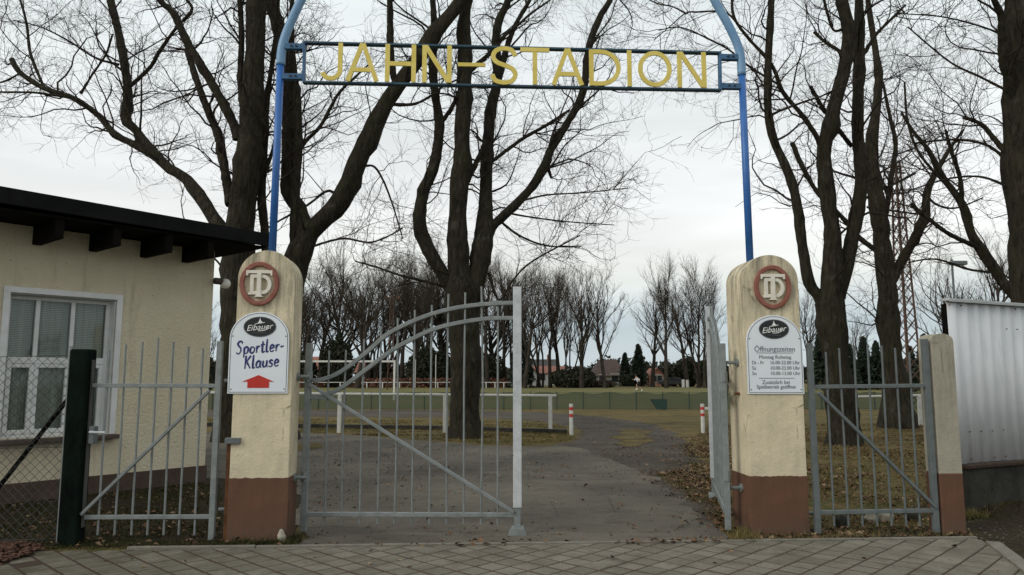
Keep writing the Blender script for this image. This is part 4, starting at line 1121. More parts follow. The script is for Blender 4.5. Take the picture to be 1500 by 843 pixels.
# ------------------------------------------------------------------ player on the pitch
def person():
    o = ground(936, 573.5)
    root = thing('person', 'person in white shirt and black shorts running bent forward across the pitch', 'person', (o.x, o.y, 0), math.radians(200))
    # facing +x locally; joints of a running stride
    J = {'pelvis': (0, 0, .93), 'waist': (.06, 0, 1.06), 'chest': (.17, 0, 1.27), 'neck': (.26, 0, 1.44), 'chin': (.31, 0, 1.51), 'head': (.35, 0, 1.60), 'crown': (.36, 0, 1.72),
         'shL': (.21, .18, 1.36), 'elL': (.02, .26, 1.15), 'wrL': (.22, .25, 1.03), 'haL': (.29, .24, 1.04),
         'shR': (.21, -.18, 1.36), 'elR': (.36, -.24, 1.13), 'wrR': (.56, -.18, 1.22), 'haR': (.63, -.16, 1.27),
         'hiL': (.02, .10, .88), 'knL': (.34, .11, .66), 'anL': (.22, .11, .26), 'toL': (.42, .12, .20),
         'hiR': (-.02, -.10, .88), 'knR': (-.14, -.11, .48), 'anR': (-.42, -.11, .18), 'toR': (-.38, -.11, .03)}
    R = {'pelvis': .14, 'waist': .13, 'chest': .15, 'neck': .06, 'chin': .075, 'head': .10, 'crown': .07, 'sh': .065, 'el': .045, 'wr': .03, 'ha': .035, 'hi': .09, 'kn': .058, 'an': .038, 'to': .032}
    E = [('pelvis','waist'),('waist','chest'),('chest','neck'),('neck','chin'),('chin','head'),('head','crown')]
    for s in 'LR': E += [('chest','sh'+s),('sh'+s,'el'+s),('el'+s,'wr'+s),('wr'+s,'ha'+s),('pelvis','hi'+s),('hi'+s,'kn'+s),('kn'+s,'an'+s),('an'+s,'to'+s)]
    def skin(name, keys, mat, grow=0.0):
        ks = [k for k in J if k in keys]; me = bpy.data.meshes.new(name)
        me.from_pydata([J[k] for k in ks], [(ks.index(a), ks.index(b)) for a, b in E if a in keys and b in keys], [])
        ob = bpy.data.objects.new(name, me); COL.objects.link(ob); ob.parent = root; me.materials.append(mat)
        ob.modifiers.new('skin', 'SKIN'); 
        if not me.skin_vertices: me.attributes.new('tmp', 'FLOAT', 'POINT')
        bm = bmesh.new(); bm.from_mesh(me); ly = bm.verts.layers.skin.verify()
        for v, k in zip(bm.verts, ks):
            r = R.get(k, R.get(k[:2])) + grow; v[ly].radius = (r, r); v[ly].use_root = (k == 'pelvis' or k == 'chest' and 'pelvis' not in keys)
        bm.to_mesh(me); bm.free()
        sub = ob.modifiers.new('sub', 'SUBSURF'); sub.levels = 2; sub.render_levels = 2
        return ob
    skin('body', set(J), M['skin'])
    J2 = dict(J)
    skin('shirt', {'pelvis', 'waist', 'chest', 'shL', 'shR', 'elL', 'elR'}, M['shirt'], .02)
    skin('shorts', {'pelvis', 'hiL', 'hiR', 'knL', 'knR'}, M['shorts'], .03)
    mb = MB().lathe([(.01, -.02)] + [(.118 * math.sin(PI * i / 10), .11 - .13 * math.cos(PI * i / 10) - .1) for i in range(2, 10)] + [(.01, .15)], 14, Matrix.Translation((.335, 0, 1.645)))
    mb.build('hair', M['hair'], root, smooth=True)
    for s in ('L', 'R'):
        a, b = Vector(J['an' + s]), Vector(J['to' + s])
        MB().tube([a, a.lerp(b, .5), b, b + (b - a) * .15], [.05, .055, .05, .03], 8).build('shoe', M['print_white'], root, smooth=True)
person()
# ------------------------------------------------------------------ trees
def unit(a): return a / np.maximum(1e-9, np.linalg.norm(a, axis=-1, keepdims=True))
def tubes(Pp, R, n):
    """(N, K, 3) polylines with (N, K) radii as n-sided tubes"""
    N, K, _ = Pp.shape
    T = np.gradient(Pp, axis=1); T = unit(T)
    mean = unit(Pp[:, -1] - Pp[:, 0]); ref = np.where(np.abs(mean[:, 2:3]) < .8, np.array([[0, 0, 1.]]), np.array([[1., 0, 0]]))
    ref = np.broadcast_to(ref[:, None], T.shape)
    X = unit(np.cross(T, ref)); Y = np.cross(T, X)
    an = np.arange(n) * 2 * PI / n
    ring = X[:, :, None, :] * np.cos(an)[None, None, :, None] + Y[:, :, None, :] * np.sin(an)[None, None, :, None]
    V = (Pp[:, :, None, :] + ring * R[:, :, None, None]).reshape(-1, 3)
    b = (np.arange(N) * K * n)[:, None, None]; i = (np.arange(K - 1) * n)[None, :, None]; j = np.arange(n)[None, None, :]; j2 = (j + 1) % n
    Fq = np.stack([b + i + j, b + i + j2, b + i + n + j2, b + i + n + j], -1).reshape(-1, 4)
    return V, Fq
def join(parts):
    V, Fq, o = [], [], 0
    for v, f in parts: V.append(v); Fq.append(f + o); o += len(v)
    return np.concatenate(V), np.concatenate(Fq)
def grow(rng, Pp, R, counts, length, angle, ratio, rmax, rmin, K, up=.25, tmin=.2, wig=.22, lift=.05, tmax=1.0):
    """children of the polylines Pp"""
    idx = np.repeat(np.arange(len(Pp)), counts)
    if len(idx) == 0: return np.zeros((0, K, 3)), np.zeros((0, K))
    t = tmin + (tmax - tmin) * rng.random(len(idx)); k = Pp.shape[1] - 1
    f = t * k; i0 = np.minimum(f.astype(int), k - 1); fr = (f - i0)[:, None]
    p = Pp[idx, i0] * (1 - fr) + Pp[idx, i0 + 1] * fr
    tan = unit(Pp[idx, i0 + 1] - Pp[idx, i0]); pr = R[idx, i0] * (1 - fr[:, 0]) + R[idx, i0 + 1] * fr[:, 0]
    rnd = unit(np.cross(tan, rng.normal(size=tan.shape)))
    a = rng.uniform(angle[0], angle[1], len(idx))[:, None]
    d = unit(tan * np.cos(a) + rnd * np.sin(a) + np.array([0, 0, up]))
    L = rng.uniform(length[0], length[1], len(idx)) * (1.15 - .5 * t)
    out = np.zeros((len(idx), K, 3)); out[:, 0] = p
    for s in range(1, K):
        d = unit(d + rng.normal(size=d.shape) * wig + np.array([0, 0, lift]))
        out[:, s] = out[:, s-1] + d * (L / (K - 1))[:, None]
    r0 = np.minimum(pr * ratio, rmax * rng.uniform(.6, 1.1, len(idx))); r0 = np.maximum(r0, rmin)
    rr = r0[:, None] * (1 - .8 * np.linspace(0, 1, K))[None]
    return out, np.maximum(rr, rmin * .6)

def resample(pts, K):
    """pts (n, 4) xyz r -> (K, 4) by Catmull-Rom and arc length"""
    P_ = np.array(smooth_line([tuple(p) for p in pts], 8)); s = np.concatenate([[0], np.cumsum(np.linalg.norm(np.diff(P_[:, :3], axis=0), axis=1))])
    q = np.linspace(0, s[-1], K); return np.stack([np.interp(q, s, P_[:, c]) for c in range(4)], 1), s[-1]

def near_tree(name, label, Y, limbs, seed, dens=1.0, group='bare trees near the gate', flare=True):
    """limbs: polylines of (px, py, width in px), the first is the trunk; every limb gets its own drift in depth"""
    rng = np.random.default_rng(seed)
    base = ground(limbs[0][0][0], limbs[0][0][1]) if Y is None else at(limbs[0][0][0], limbs[0][0][1], Y)
    Y = base.y; base = np.array([base.x, Y, 0.0])
    root = thing(name, label, 'tree', tuple(base), 0, group)
    done = []; polys = []; rads = []; lens = []
    for k, lb in enumerate(limbs):
        x0, y0 = lb[0][:2]; off = 0.0
        if k:
            best = min((((px - x0)**2 + (py - y0)**2, o) for dl in done for (px, py, o) in dl)); off = best[1]
        drift = 0 if k == 0 else rng.uniform(-1, 1) * 2.2
        tot = sum(math.hypot(lb[i+1][0] - lb[i][0], lb[i+1][1] - lb[i][1]) for i in range(len(lb) - 1)); tot = max(tot, 60); acc = 0
        q = []; dl = []
        for i, (px, py, w) in enumerate(lb):
            if i: acc += math.hypot(px - lb[i-1][0], py - lb[i-1][1])
            o = off + drift * (acc / 420)
            v = at(px, py, Y + o); d = ray(px, py)
            j0, j1 = lb[max(i-1, 0)], lb[min(i+1, len(lb)-1)]; hx, hy = j1[0] - j0[0], j1[1] - j0[1]
            slant = max(.74, abs(hy) / max(1e-6, math.hypot(hx, hy)))      # widths were read along the horizontal
            q.append((v.x, v.y, v.z, w * slant / 2 * (Y + o) / d.y / F)); dl.append((px, py, o))
        done.append([(dl[i][0] + (dl[i+1][0]-dl[i][0])*t, dl[i][1] + (dl[i+1][1]-dl[i][1])*t, dl[i][2] + (dl[i+1][2]-dl[i][2])*t) for i in range(len(dl)-1) for t in (0, .25, .5, .75, 1)])
        if k == 0:
            q = [(q[0][0], q[0][1], -.15, q[0][3] * 1.35), (q[0][0], q[0][1], .12, q[0][3] * 1.18)] + [(q[0][0] + (q[1][0]-q[0][0]) * .2, q[0][1], .45, q[0][3])] + q[1:]
        K = 60; NS = 14 if k < 4 else 10
        a, L = resample(q, K)
        # knobbly outline
        a[:, 3] *= (1 if k == 0 else .9) * (1 + .05 * np.sin(np.arange(K) * .8 + seed) + rng.normal(size=K) * .02)
        a[1:-1, :3] += rng.normal(size=(K-2, 3)) * a[1:-1, 3:4] * .03
        a[:, :3] -= base
        polys.append(a[:, :3]); rads.append(a[:, 3]); lens.append(L)
        ob_V, ob_F = tubes(a[None, :, :3], a[None, :, 3], NS)
        th = np.arange(NS) * 2 * PI / NS; kk = np.arange(K)[:, None]
        fac = 1 + rng.normal(size=(K, NS)) * .04 + .05 * np.sin(3 * th[None] + .15 * kk + rng.random() * 6) + .03 * np.sin(7 * th[None] + .4 * kk)
        for _ in range(int(L * .55) + 1):
            k0 = rng.uniform(3, K - 3); t0 = rng.uniform(0, 2 * PI); fac += rng.uniform(.15, .55) * np.exp(-((kk - k0) * L / K / (a[int(k0), 3] * .9 + .02))**2) * np.maximum(0, np.cos(th[None] - t0))**2
        fac[0] = 1; fac[-1] = 1
        cen = a[:, None, :3]; ob_V = (cen + (ob_V.reshape(K, NS, 3) - cen) * fac[:, :, None]).reshape(-1, 3)
        # cap the end (sawn limbs)
        if k == 0: pass
        np_mesh('trunk' if k == 0 else 'limb', ob_V, ob_F, M['bark'], root, True)
        n = NS; e = ob_V[-n:]
        if rads[-1][-1] > .03 and k:
            MBc = MB().add([tuple(x) for x in e], [tuple(range(n))]); 
            c = MBc.build('sawn_end', M['far_twig'], None); c.parent = [o for o in kids(root) if o.name.startswith('limb')][-1]
    Pp = np.stack(polys); R = np.stack(rads); lens = np.array(lens)
    cnt = (lens * 2.25 * dens).astype(int) + 2
    zs = Pp[:, :, 2].max(1); cnt[0] = max(2, int(cnt[0] * .25))
    p1, r1 = grow(rng, Pp, R, cnt, (.9, 3.3), (.6, 1.35), .42, .032, .010, 10, up=.16, tmin=.2, wig=.25, lift=.03)
    keep = p1[:, 0, 2] > 2.4; p1, r1 = p1[keep], r1[keep]
    p2, r2 = grow(rng, p1, r1, np.full(len(p1), 6), (.5, 1.7), (.45, 1.2), .6, .011, .005, 7, up=.08, tmin=.15, wig=.30, lift=.02)
    p3, r3 = grow(rng, p2, r2, np.full(len(p2), 4), (.25, .85), (.4, 1.0), .7, .006, .0038, 5, up=.08, tmin=.2, wig=.25, lift=.03)
    V, Fq = join([tubes(p1, r1, 5), tubes(p2, r2, 3), tubes(p3, r3, 3)])
    np_mesh('twigs', V, Fq, M['twig'], root)
    return root

near_tree('bare_tree', 'big bare tree rising behind the clubhouse roof with sawn-off sloping limb', 18, [
    [(342,650,52),(346,560,44),(347,480,44),(346,420,46),(351,340,42),(361,250,37),(368,170,32),(374,80,28),(376,0,26),(378,-120,18),(382,-240,8)],
    [(342,372,30),(319,329,26),(279,269,24),(239,239,22),(200,192,18),(184,174,17),(187,130,14),(174,50,13),(162,0,12),(152,-80,8),(160,-160,4)],
    [(239,239,17),(202,215,16),(169,197,15),(144,169,13),(107,144,12),(65,130,11),(30,107,11),(17,87,10)],
    [(187,130,9),(219,100,8),(234,75,7),(259,40,6),(281,15,5),(271,-5,5),(258,-45,3)],
    [(350,205,20),(344,186,18),(309,120,16),(279,70,15),(254,20,13),(234,0,12),(205,-50,8)],
    [(338,300,17),(331,259,15),(319,199,14),(299,149,12),(281,95,11),(274,72,10)],
    [(360,190,11),(352,120,10),(354,50,9),(351,0,8),(345,-60,5)],
    [(107,144,6),(50,136,5),(0,135,4),(-50,130,2)],
    [(65,130,5),(45,80,5),(38,30,4),(20,-30,3)],
    [(174,95,6),(140,85,5),(100,60,4),(60,40,3),(20,30,2)],
    [(118,138,5),(135,110,4),(155,80,4),(165,50,3)],
    [(30,107,4),(5,120,4),(-30,125,3)],
], 101, 1.1)
near_tree('bare_tree', 'bare tree leaning behind the arrow sign pillar and crossing the letters JAHN', 18.6, [
    [(402,650,56),(405,560,48),(412,470,45),(426,405,43),(440,365,40),(455,339,37),(495,299,34),(519,249,32),(544,194,29),(574,139,27),(614,85,26),(649,35,25),(676,0,23),(722,-70,18),(762,-150,9)],
    [(448,352,28),(440,310,27),(426,290,26),(421,269,24),(424,209,22),(420,125,22),(410,50,22),(398,5,21),(390,-60,16),(384,-150,8)],
    [(430,390,15),(431,330,15),(433,280,14),(437,219,14),(435,149,13),(429,90,10),(427,30,8),(430,-40,5)],
    [(438,222,8),(450,205,8),(470,184,7),(495,139,6),(524,110,5),(540,95,4)],
    [(585,125,11),(576,110,11),(572,60,11),(571,0,10),(569,-80,6)],
    [(566,152,8),(585,154,8),(609,152,6),(634,139,5),(652,125,4),(700,105,3)],
    [(500,292,6),(480,280,6),(450,301,5),(400,329,4),(380,345,3)],
    [(395,420,14),(387,335,14),(383,280,14),(388,200,12),(392,140,9),(402,70,7),(408,0,5)],
    [(387,255,8),(398,225,6),(408,180,4)],
    [(447,365,5),(500,350,5),(545,355,4),(590,335,3)],
    [(519,249,5),(545,243,5),(560,262,4),(575,300,3),(590,350,2)],
], 102)
near_tree('bare_tree', 'thick bare tree behind the closed gate leaf forking into three stems', None, [
    [(681,642,47),(681,560,43),(680,500,45),(677,450,50),(676,425,52),(672,395,34),(670,349,29),(671,299,27),(676,239,25),(679,164,22),(681,100,20),(680,40,18),(684,0,16),(692,-80,10)],
    [(668,428,28),(649,403,26),(624,359,24),(614,319,21),(622,279,19),(637,239,18),(644,184,16),(639,149,14),(634,100,13),(636,50,12),(634,0,10),(632,-60,6)],
    [(690,436,36),(699,403,33),(709,344,33),(711,299,22),(714,224,20),(719,164,18),(729,115,16),(726,60,14),(731,30,13),(744,0,11),(756,-60,7)],
    [(712,348,24),(722,331,22),(740,314,20),(775,279,18),(797,244,16),(810,214,15),(832,179,14),(854,135,13),(864,65,12),(879,25,11),(894,0,10),(912,-50,6)],
    [(644,184,9),(664,154,8),(671,134,6)],
    [(729,125,11),(744,65,10),(759,30,8),(776,0,7),(790,-40,4)],
    [(676,285,10),(690,255,10),(704,225,9),(712,205,8)],
    [(722,236,8),(765,204,8),(800,184,7),(834,162,6)],
    [(684,110,12),(692,101,11),(721,75,9),(739,53,8),(760,36,6),(778,20,5),(806,0,4),(830,-20,3)],
    [(716,400,6),(731,440,5),(752,410,4),(780,383,4),(850,345,3)],
    [(650,420,7),(633,415,6),(588,404,5),(550,391,4),(520,383,3)],
    [(800,235,7),(804,250,6),(808,262,4)],
    [(730,322,6),(760,345,5),(800,360,4),(850,362,3)],
    [(836,172,6),(850,158,5),(858,150,4)],
    [(760,296,5),(800,286,4),(850,283,3),(920,276,2)],
    [(742,312,5),(775,318,4),(830,325,3),(900,330,2)],
], 103, 1.05)
near_tree('bare_tree', 'bare tree behind the dark grey side gate splitting into three tall stems', None, [
    [(1236,652,46),(1232,580,38),(1222,510,37),(1216,460,42),(1218,420,33),(1219,349,24),(1212,279,22),(1207,224,21),(1214,189,20),(1227,140,20),(1239,90,18),(1242,40,17),(1233,0,15),(1224,-80,9)],
    [(1206,448,24),(1196,430,20),(1185,414,18),(1175,359,17),(1167,299,16),(1155,254,15),(1135,209,14),(1126,169,13),(1125,100,12),(1129,25,11),(1130,0,10),(1134,-80,6)],
    [(1226,435,28),(1234,405,25),(1241,379,23),(1254,319,22),(1262,264,20),(1257,199,19),(1257,140,18),(1259,70,17),(1258,0,14),(1256,-80,8)],
    [(1204,228,10),(1197,202,9),(1175,169,9),(1147,135,8),(1130,95,7),(1095,55,6),(1075,25,5),(1072,-10,4)],
    [(1142,125,5),(1120,112,5),(1091,93,5),(1066,72,4),(1037,57,4),(1012,45,3),(990,40,3),(965,45,2)],
    [(1090,50,4),(1072,25,4),(1055,17,4),(1022,18,4),(1004,20,3),(979,41,2),(958,59,2)],
    [(1004,20,4),(985,10,3),(965,6,3),(940,-5,2)],
    [(1259,84,9),(1266,78,8),(1284,50,7),(1309,25,6),(1326,8,5)],
    [(1233,85,8),(1229,75,8),(1209,62,7),(1192,47,6)],
    [(1248,215,9),(1239,204,9),(1209,164,8),(1187,127,7)],
    [(1240,40,8),(1222,45,5),(1212,20,5),(1205,-10,4)],
], 104, .95)
near_tree('bare_tree', 'bare tree beside the lattice mast with knotted trunk and long sawn limb', None, [
    [(1314,627,46),(1311,580,34),(1305,520,29),(1302,470,28),(1300,420,28),(1297,399,26),(1292,359,24),(1284,299,20),(1279,249,18),(1277,209,17),(1283,165,13),(1287,115,11),(1280,60,9),(1271,0,7),(1266,-60,4)],
    [(1304,418,20),(1312,399,18),(1334,359,16),(1354,319,14),(1359,279,12),(1379,239,9),(1394,214,6),(1412,190,4)],
    [(1295,378,13),(1289,371,12),(1259,349,11),(1234,319,10),(1199,284,9),(1175,244,9),(1160,209,8)],
    [(1289,335,9),(1297,319,8),(1304,269,8),(1312,214,7),(1304,174,6),(1293,120,4)],
    [(1266,292,6),(1285,281,5),(1310,270,5),(1341,254,5)],
    [(1270,304,5),(1300,308,4),(1344,314,4)],
    [(1356,285,6),(1372,300,5),(1400,305,4),(1440,290,3)],
    [(1300,485,14),(1292,475,13),(1283,468,12)],
], 105, .95)
near_tree('bare_tree', 'very thick upright bare tree behind the corrugated fence', 14, [
    [(1514,690,62),(1511,560,54),(1508,420,50),(1503,300,50),(1500,225,56),(1498,100,44),(1494,0,40),(1490,-120,28),(1488,-220,12)],
    [(1488,235,14),(1469,219,12),(1439,184,9),(1411,172,8)],
    [(1490,160,13),(1481,130,12),(1469,85,12),(1466,25,10),(1456,0,9),(1450,-40,6)],
    [(1488,250,8),(1450,215,6),(1400,205,5),(1340,210,4)],
    [(1488,280,6),(1440,260,5),(1390,262,4),(1330,280,3)],
    [(1488,140,6),(1440,115,5),(1390,90,4),(1330,40,3)],
    [(1488,60,5),(1440,40,4),(1380,25,3),(1310,20,2)],
    [(1520,200,14),(1560,140,12),(1590,60,9)],
], 106, .9)
near_tree('bare_tree', 'slanting bare tree whose pruned limbs reach over the corrugated fence', 16, [
    [(1580,690,46),(1570,600,42),(1545,510,32),(1510,455,24),(1474,420,19),(1449,384,17),(1424,344,14),(1409,299,12),(1384,264,10),(1359,219,8),(1339,195,6),(1320,165,4)],
    [(1440,368,11),(1424,359,10),(1384,339,9),(1334,299,8)],
    [(1409,305,8),(1407,264,7),(1394,224,6),(1385,190,4)],
    [(1570,600,30),(1580,500,26),(1590,380,20),(1600,200,14)],
    [(1400,285,6),(1350,230,5),(1330,180,4),(1325,120,3)],
    [(1460,400,6),(1420,395,5),(1370,380,4),(1330,385,3)],
], 107, .9)

# ---- trees beyond the pitch: six shapes, grown once and copied
def far_shape(seed, H, spread, stems, up, fork=.25, dense=1.0):
    rng = np.random.default_rng(seed); K = 10
    P0 = np.zeros((stems, K, 3)); R0 = np.zeros((stems, K))
    for s in range(stems):
        d = np.array([rng.normal() * .10 * (stems > 1), rng.normal() * .10 * (stems > 1), 1.0]); p = np.array([rng.normal() * .25 * (stems > 1), rng.normal() * .25 * (stems > 1), -.1]); hs = H * rng.uniform(.8, .97)
        for k in range(K):
            P0[s, k] = p; d = d + np.append(rng.normal(size=2) * .05, 0); p = p + d / np.linalg.norm(d) * hs / (K - 1)
        R0[s] = (H * .0185 / math.sqrt(stems) * 1.15) * (1 - .9 * np.linspace(0, 1, K)**.9)
    n1 = max(8, int(20 * dense / math.sqrt(stems)))
    p1, r1 = grow(rng, P0, R0, np.full(stems, n1), (H * spread * .75, H * spread * 1.25), (.35, .85), .6, H * .0075, .03, 9, up=up * .6, tmin=fork, wig=.12, lift=.085, tmax=.9)
    p2, r2 = grow(rng, p1, r1, np.full(len(p1), 9), (H * .07, H * .22), (.35, .9), .6, .045, .016, 6, up=.3, tmin=.2, wig=.17, lift=.08)
    p3, r3 = grow(rng, p2, r2, np.full(len(p2), 7), (H * .035, H * .11), (.3, .9), .7, .014, .007, 4, up=.2, tmin=.15, wig=.2, lift=.06)
    tv = join([tubes(P0, R0, 7), tubes(p1, r1, 5)]); cv = join([tubes(p2, r2, 3), tubes(p3, r3, 3)])
    return tv, cv
SHAPES = [far_shape(201, 16, .44, 1, .4, .26), far_shape(202, 15, .48, 1, .3, .22), far_shape(203, 15, .36, 4, .5, .28), far_shape(204, 14, .46, 2, .3, .24), far_shape(205, 17, .34, 1, .5, .34), far_shape(206, 12, .55, 1, .2, .18), far_shape(207, 16, .50, 2, .35, .35, .8), far_shape(208, 13, .40, 3, .4, .2, 1.2), far_shape(209, 18, .38, 1, .45, .42, .9)]
HS = [16, 15, 15, 14, 17, 12, 16, 13, 18]
FAR_MESH = []
for (tv, cv) in SHAPES:
    a = np_mesh('trunk', *tv, M['far_bark'], None, True); b = np_mesh('crown', *cv, M['far_twig'], None)
    FAR_MESH.append((a.data, b.data)); bpy.data.objects.remove(a); bpy.data.objects.remove(b)
def far_tree(px, Y, ytop, shape, label, rz=None, group='bare trees beyond the pitch', lean=0, wide=1.0):
    o = at(px, 560, Y); h = at(px, ytop, Y).z; s = h / HS[shape]
    if '|' not in label: shape = (shape, 6, shape, 7, shape, 8)[int(px) % 6]
    wide *= .85 + .45 * ((px * .618) % 1); ytop += ((px * .37) % 1 - .4) * 22; h = at(px, ytop, Y).z; s = h / HS[shape]
    root = thing('far_tree', label, 'tree', (o.x, Y, 0), rz if rz is not None else (px * 1.7) % 6.28, group)
    root.rotation_euler[1] = lean
    root.scale = (s * wide, s * wide, s)
    for nm, me in zip(('trunk', 'crown'), FAR_MESH[shape]):
        c = bpy.data.objects.new(nm, me); COL.objects.link(c); c.parent = root
    return root
for a in [
    (456, 104, 400, 3, 'bare tree beyond the pitch close to the hinge stile of the closed gate leaf'),
    (492, 108, 388, 5, 'spreading bare tree above the dark bush behind the football goal'),
    (524, 98, 372, 1, 'thickest bare tree behind the football goal crossbar'),
    (548, 112, 392, 2, 'many stemmed bare tree between the thickest tree and the red mast'),
    (588, 110, 385, 0, 'tall bare tree just beyond the red lattice mast'),
    (606, 102, 396, 4, 'slim upright bare tree to one side of the red mast near a white pole'),
    (630, 110, 384, 3, 'twin stemmed bare tree between the red mast and the three stemmed tree'),
    (652, 116, 392, 1, 'bare tree half hidden by the thick three stemmed tree'),
    (714, 104, 384, 4, 'upright bare tree seen between the last bars of the closed gate leaf'),
    (738, 112, 396, 0, 'bare tree right behind the pale end post of the closed gate leaf'),
    (768, 100, 402, 1, 'bare tree beyond the end post, beside a dark conifer'),
    (790, 106, 398, 2, 'clump of thin bare stems in front of the red roofed white house'),
    (806, 104, 404, 4, 'straight bare tree at the hedge corner of the red roofed house'),
    (818, 108, 400, 0, 'bare tree rising from the clipped dark hedge'),
    (832, 102, 402, 2, 'fan of many bare stems past the clipped dark hedge'),
    (852, 100, 405, 1, 'strong single bare trunk standing at the end of the dark hedge'),
    (886, 101, 412, 5, 'forked bare tree before the brown hipped roof house'),
    (956, 112, 418, 4, 'thin slanting bare tree between the spruce and the orange gabled house'),
    (976, 100, 398, 0, 'tallest bare tree in the open gap of the gate'),
    (1006, 108, 424, 4, 'thin upright bare tree close to the white barrels'),
    (1022, 104, 412, 3, 'twin stemmed bare tree beside the swung open gate leaf'),
    (1036, 101, 410, 2, 'bushy many stemmed bare tree partly covered by the open gate leaf'),
    (1192, 95, 452, 5, 'small bare tree seen past the opening hours pillar'),
    (1262, 90, 468, 5, 'small bare tree between the two trunks behind the side gate'),
    (1412, 46, 376, 1, 'fine twigged bare tree rising behind the corrugated fence'),
    (1462, 52, 352, 0, 'tall distant bare tree behind the corrugated fence, beside the thick trunk'),
    (300, 70, 478, 5, 'small bare tree in the gap between clubhouse and gate pillar'),
    (410, 110, 420, 1, 'bare tree hidden mostly behind the arrow sign pillar'),
]:
    far_tree(a[0], a[1], a[2], a[3], a[4])
for i, (px, Y, yt, sh) in enumerate([(470,118,402,4),(508,119,392,1),(562,121,396,3),(575,117,404,4),(618,120,400,1),(642,119,402,4),(665,121,394,0),(690,118,398,3),(726,120,400,1),(752,119,404,2),(440,119,412,2),(538,116,405,4)]):
    far_tree(px, Y, yt, sh, 'bare tree in the tangled second row behind the football goal', group='second row of bare trees', wide=1.35)

# evergreens
def conifer_mesh(seed, h, w, n):
    """drooping sprays of needle clumps around a thin trunk"""
    rng = np.random.default_rng(seed)
    t = rng.random(n)**.75; z = h * (.06 + .94 * t); r = w * (1 - t)**.85 * (.25 + .75 * rng.random(n)**.5) * (1 + .18 * np.sin(t * 46))
    a = rng.random(n) * 2 * PI; c = np.stack([r * np.cos(a), r * np.sin(a), z - r * .28], 1)
    out = np.stack([np.cos(a), np.sin(a), -.45 + rng.normal(size=n) * .3], 1); out = unit(out)
    sd = unit(np.cross(out, rng.normal(size=(n, 3)))); L = (.05 + .05 * rng.random(n))[:, None] * h * .8; Wd = L * .38
    V = np.stack([c - out * L * .5, c + sd * Wd, c + out * L, c - sd * Wd], 1).reshape(-1, 3)
    return V, np.arange(4 * n).reshape(-1, 4)
def evergreen(px, Y, ytop, wpx, label, seed, n=1500, mat='needles', name='spruce_tree', group='dark evergreens beyond the pitch'):
    o = at(px, 560, Y); h = at(px, ytop, Y).z; w = wpx / 2 * Y / F
    root = thing(name, label, 'tree', (o.x, Y, 0), 0, group)
    MB().tube([(0, 0, -.1), (0, 0, h * .95)], [h * .02, h * .003], 7).build('trunk', M['far_bark'], root)
    np_mesh('crown', *conifer_mesh(seed, h, w, n), M[mat], root)
def bush_mesh(seed, w, d, h, n, leaf=.35):
    rng = np.random.default_rng(seed)
    q = unit(rng.normal(size=(n, 3))) * (rng.random(n)**.4)[:, None]
    lob = 1 + .22 * np.sin(q[:, 0] * 5 + seed) * np.cos(q[:, 1] * 4) + .12 * np.sin(q[:, 0] * 11)
    c = np.stack([q[:, 0] * w / 2, q[:, 1] * d / 2, h * (.48 + .5 * q[:, 2] * lob)], 1); c[:, 2] = np.maximum(c[:, 2], .05)
    a = unit(rng.normal(size=(n, 3))); b = unit(np.cross(a, rng.normal(size=(n, 3)))); s = (leaf * (.5 + rng.random(n)))[:, None]
    V = np.stack([c - a * s, c + b * s * .6, c + a * s, c - b * s * .6], 1).reshape(-1, 3)
    return V, np.arange(4 * n).reshape(-1, 4)
def bush(px, Y, ytop, wpx, label, seed, n=1600, mat='shrub', name='shrub', leaf=.21, cat='shrub', group='dark shrubs beyond the pitch'):
    o = at(px, 560, Y); h = at(px, ytop, Y).z; w = wpx * Y / F
    ob = np_mesh(name, *bush_mesh(seed, w, w * .6, h, int(n * 2.2), leaf), M[mat]); ob.location = (o.x, Y, 0)
    return tag(ob, label, cat, group)
for a in [
    (936, 118, 505, 30, 'tall pointed dark spruce next to the orange gabled house', 1), (916, 120, 517, 22, 'rounder, lower evergreen beside the brown hipped roof house', 2),
    (764, 103, 480, 40, 'dark conifer showing just past the pale end post', 3), (1204, 84, 488, 34, 'spruce with drooping tips seen beside the side gate stile', 4),
    (1246, 86, 505, 34, 'low spruce between the two trunks behind the side gate', 5), (1268, 88, 494, 30, 'pointed spruce in the middle between the two trunks', 6), (1286, 87, 500, 28, 'spruce touching the knotted trunk in the side gate view', 7),
    (1358, 70, 490, 46, 'spruce leaning out above the concrete post', 8), (1336, 80, 508, 30, 'spruce behind the foot of the lattice mast', 9),
]: evergreen(*a)
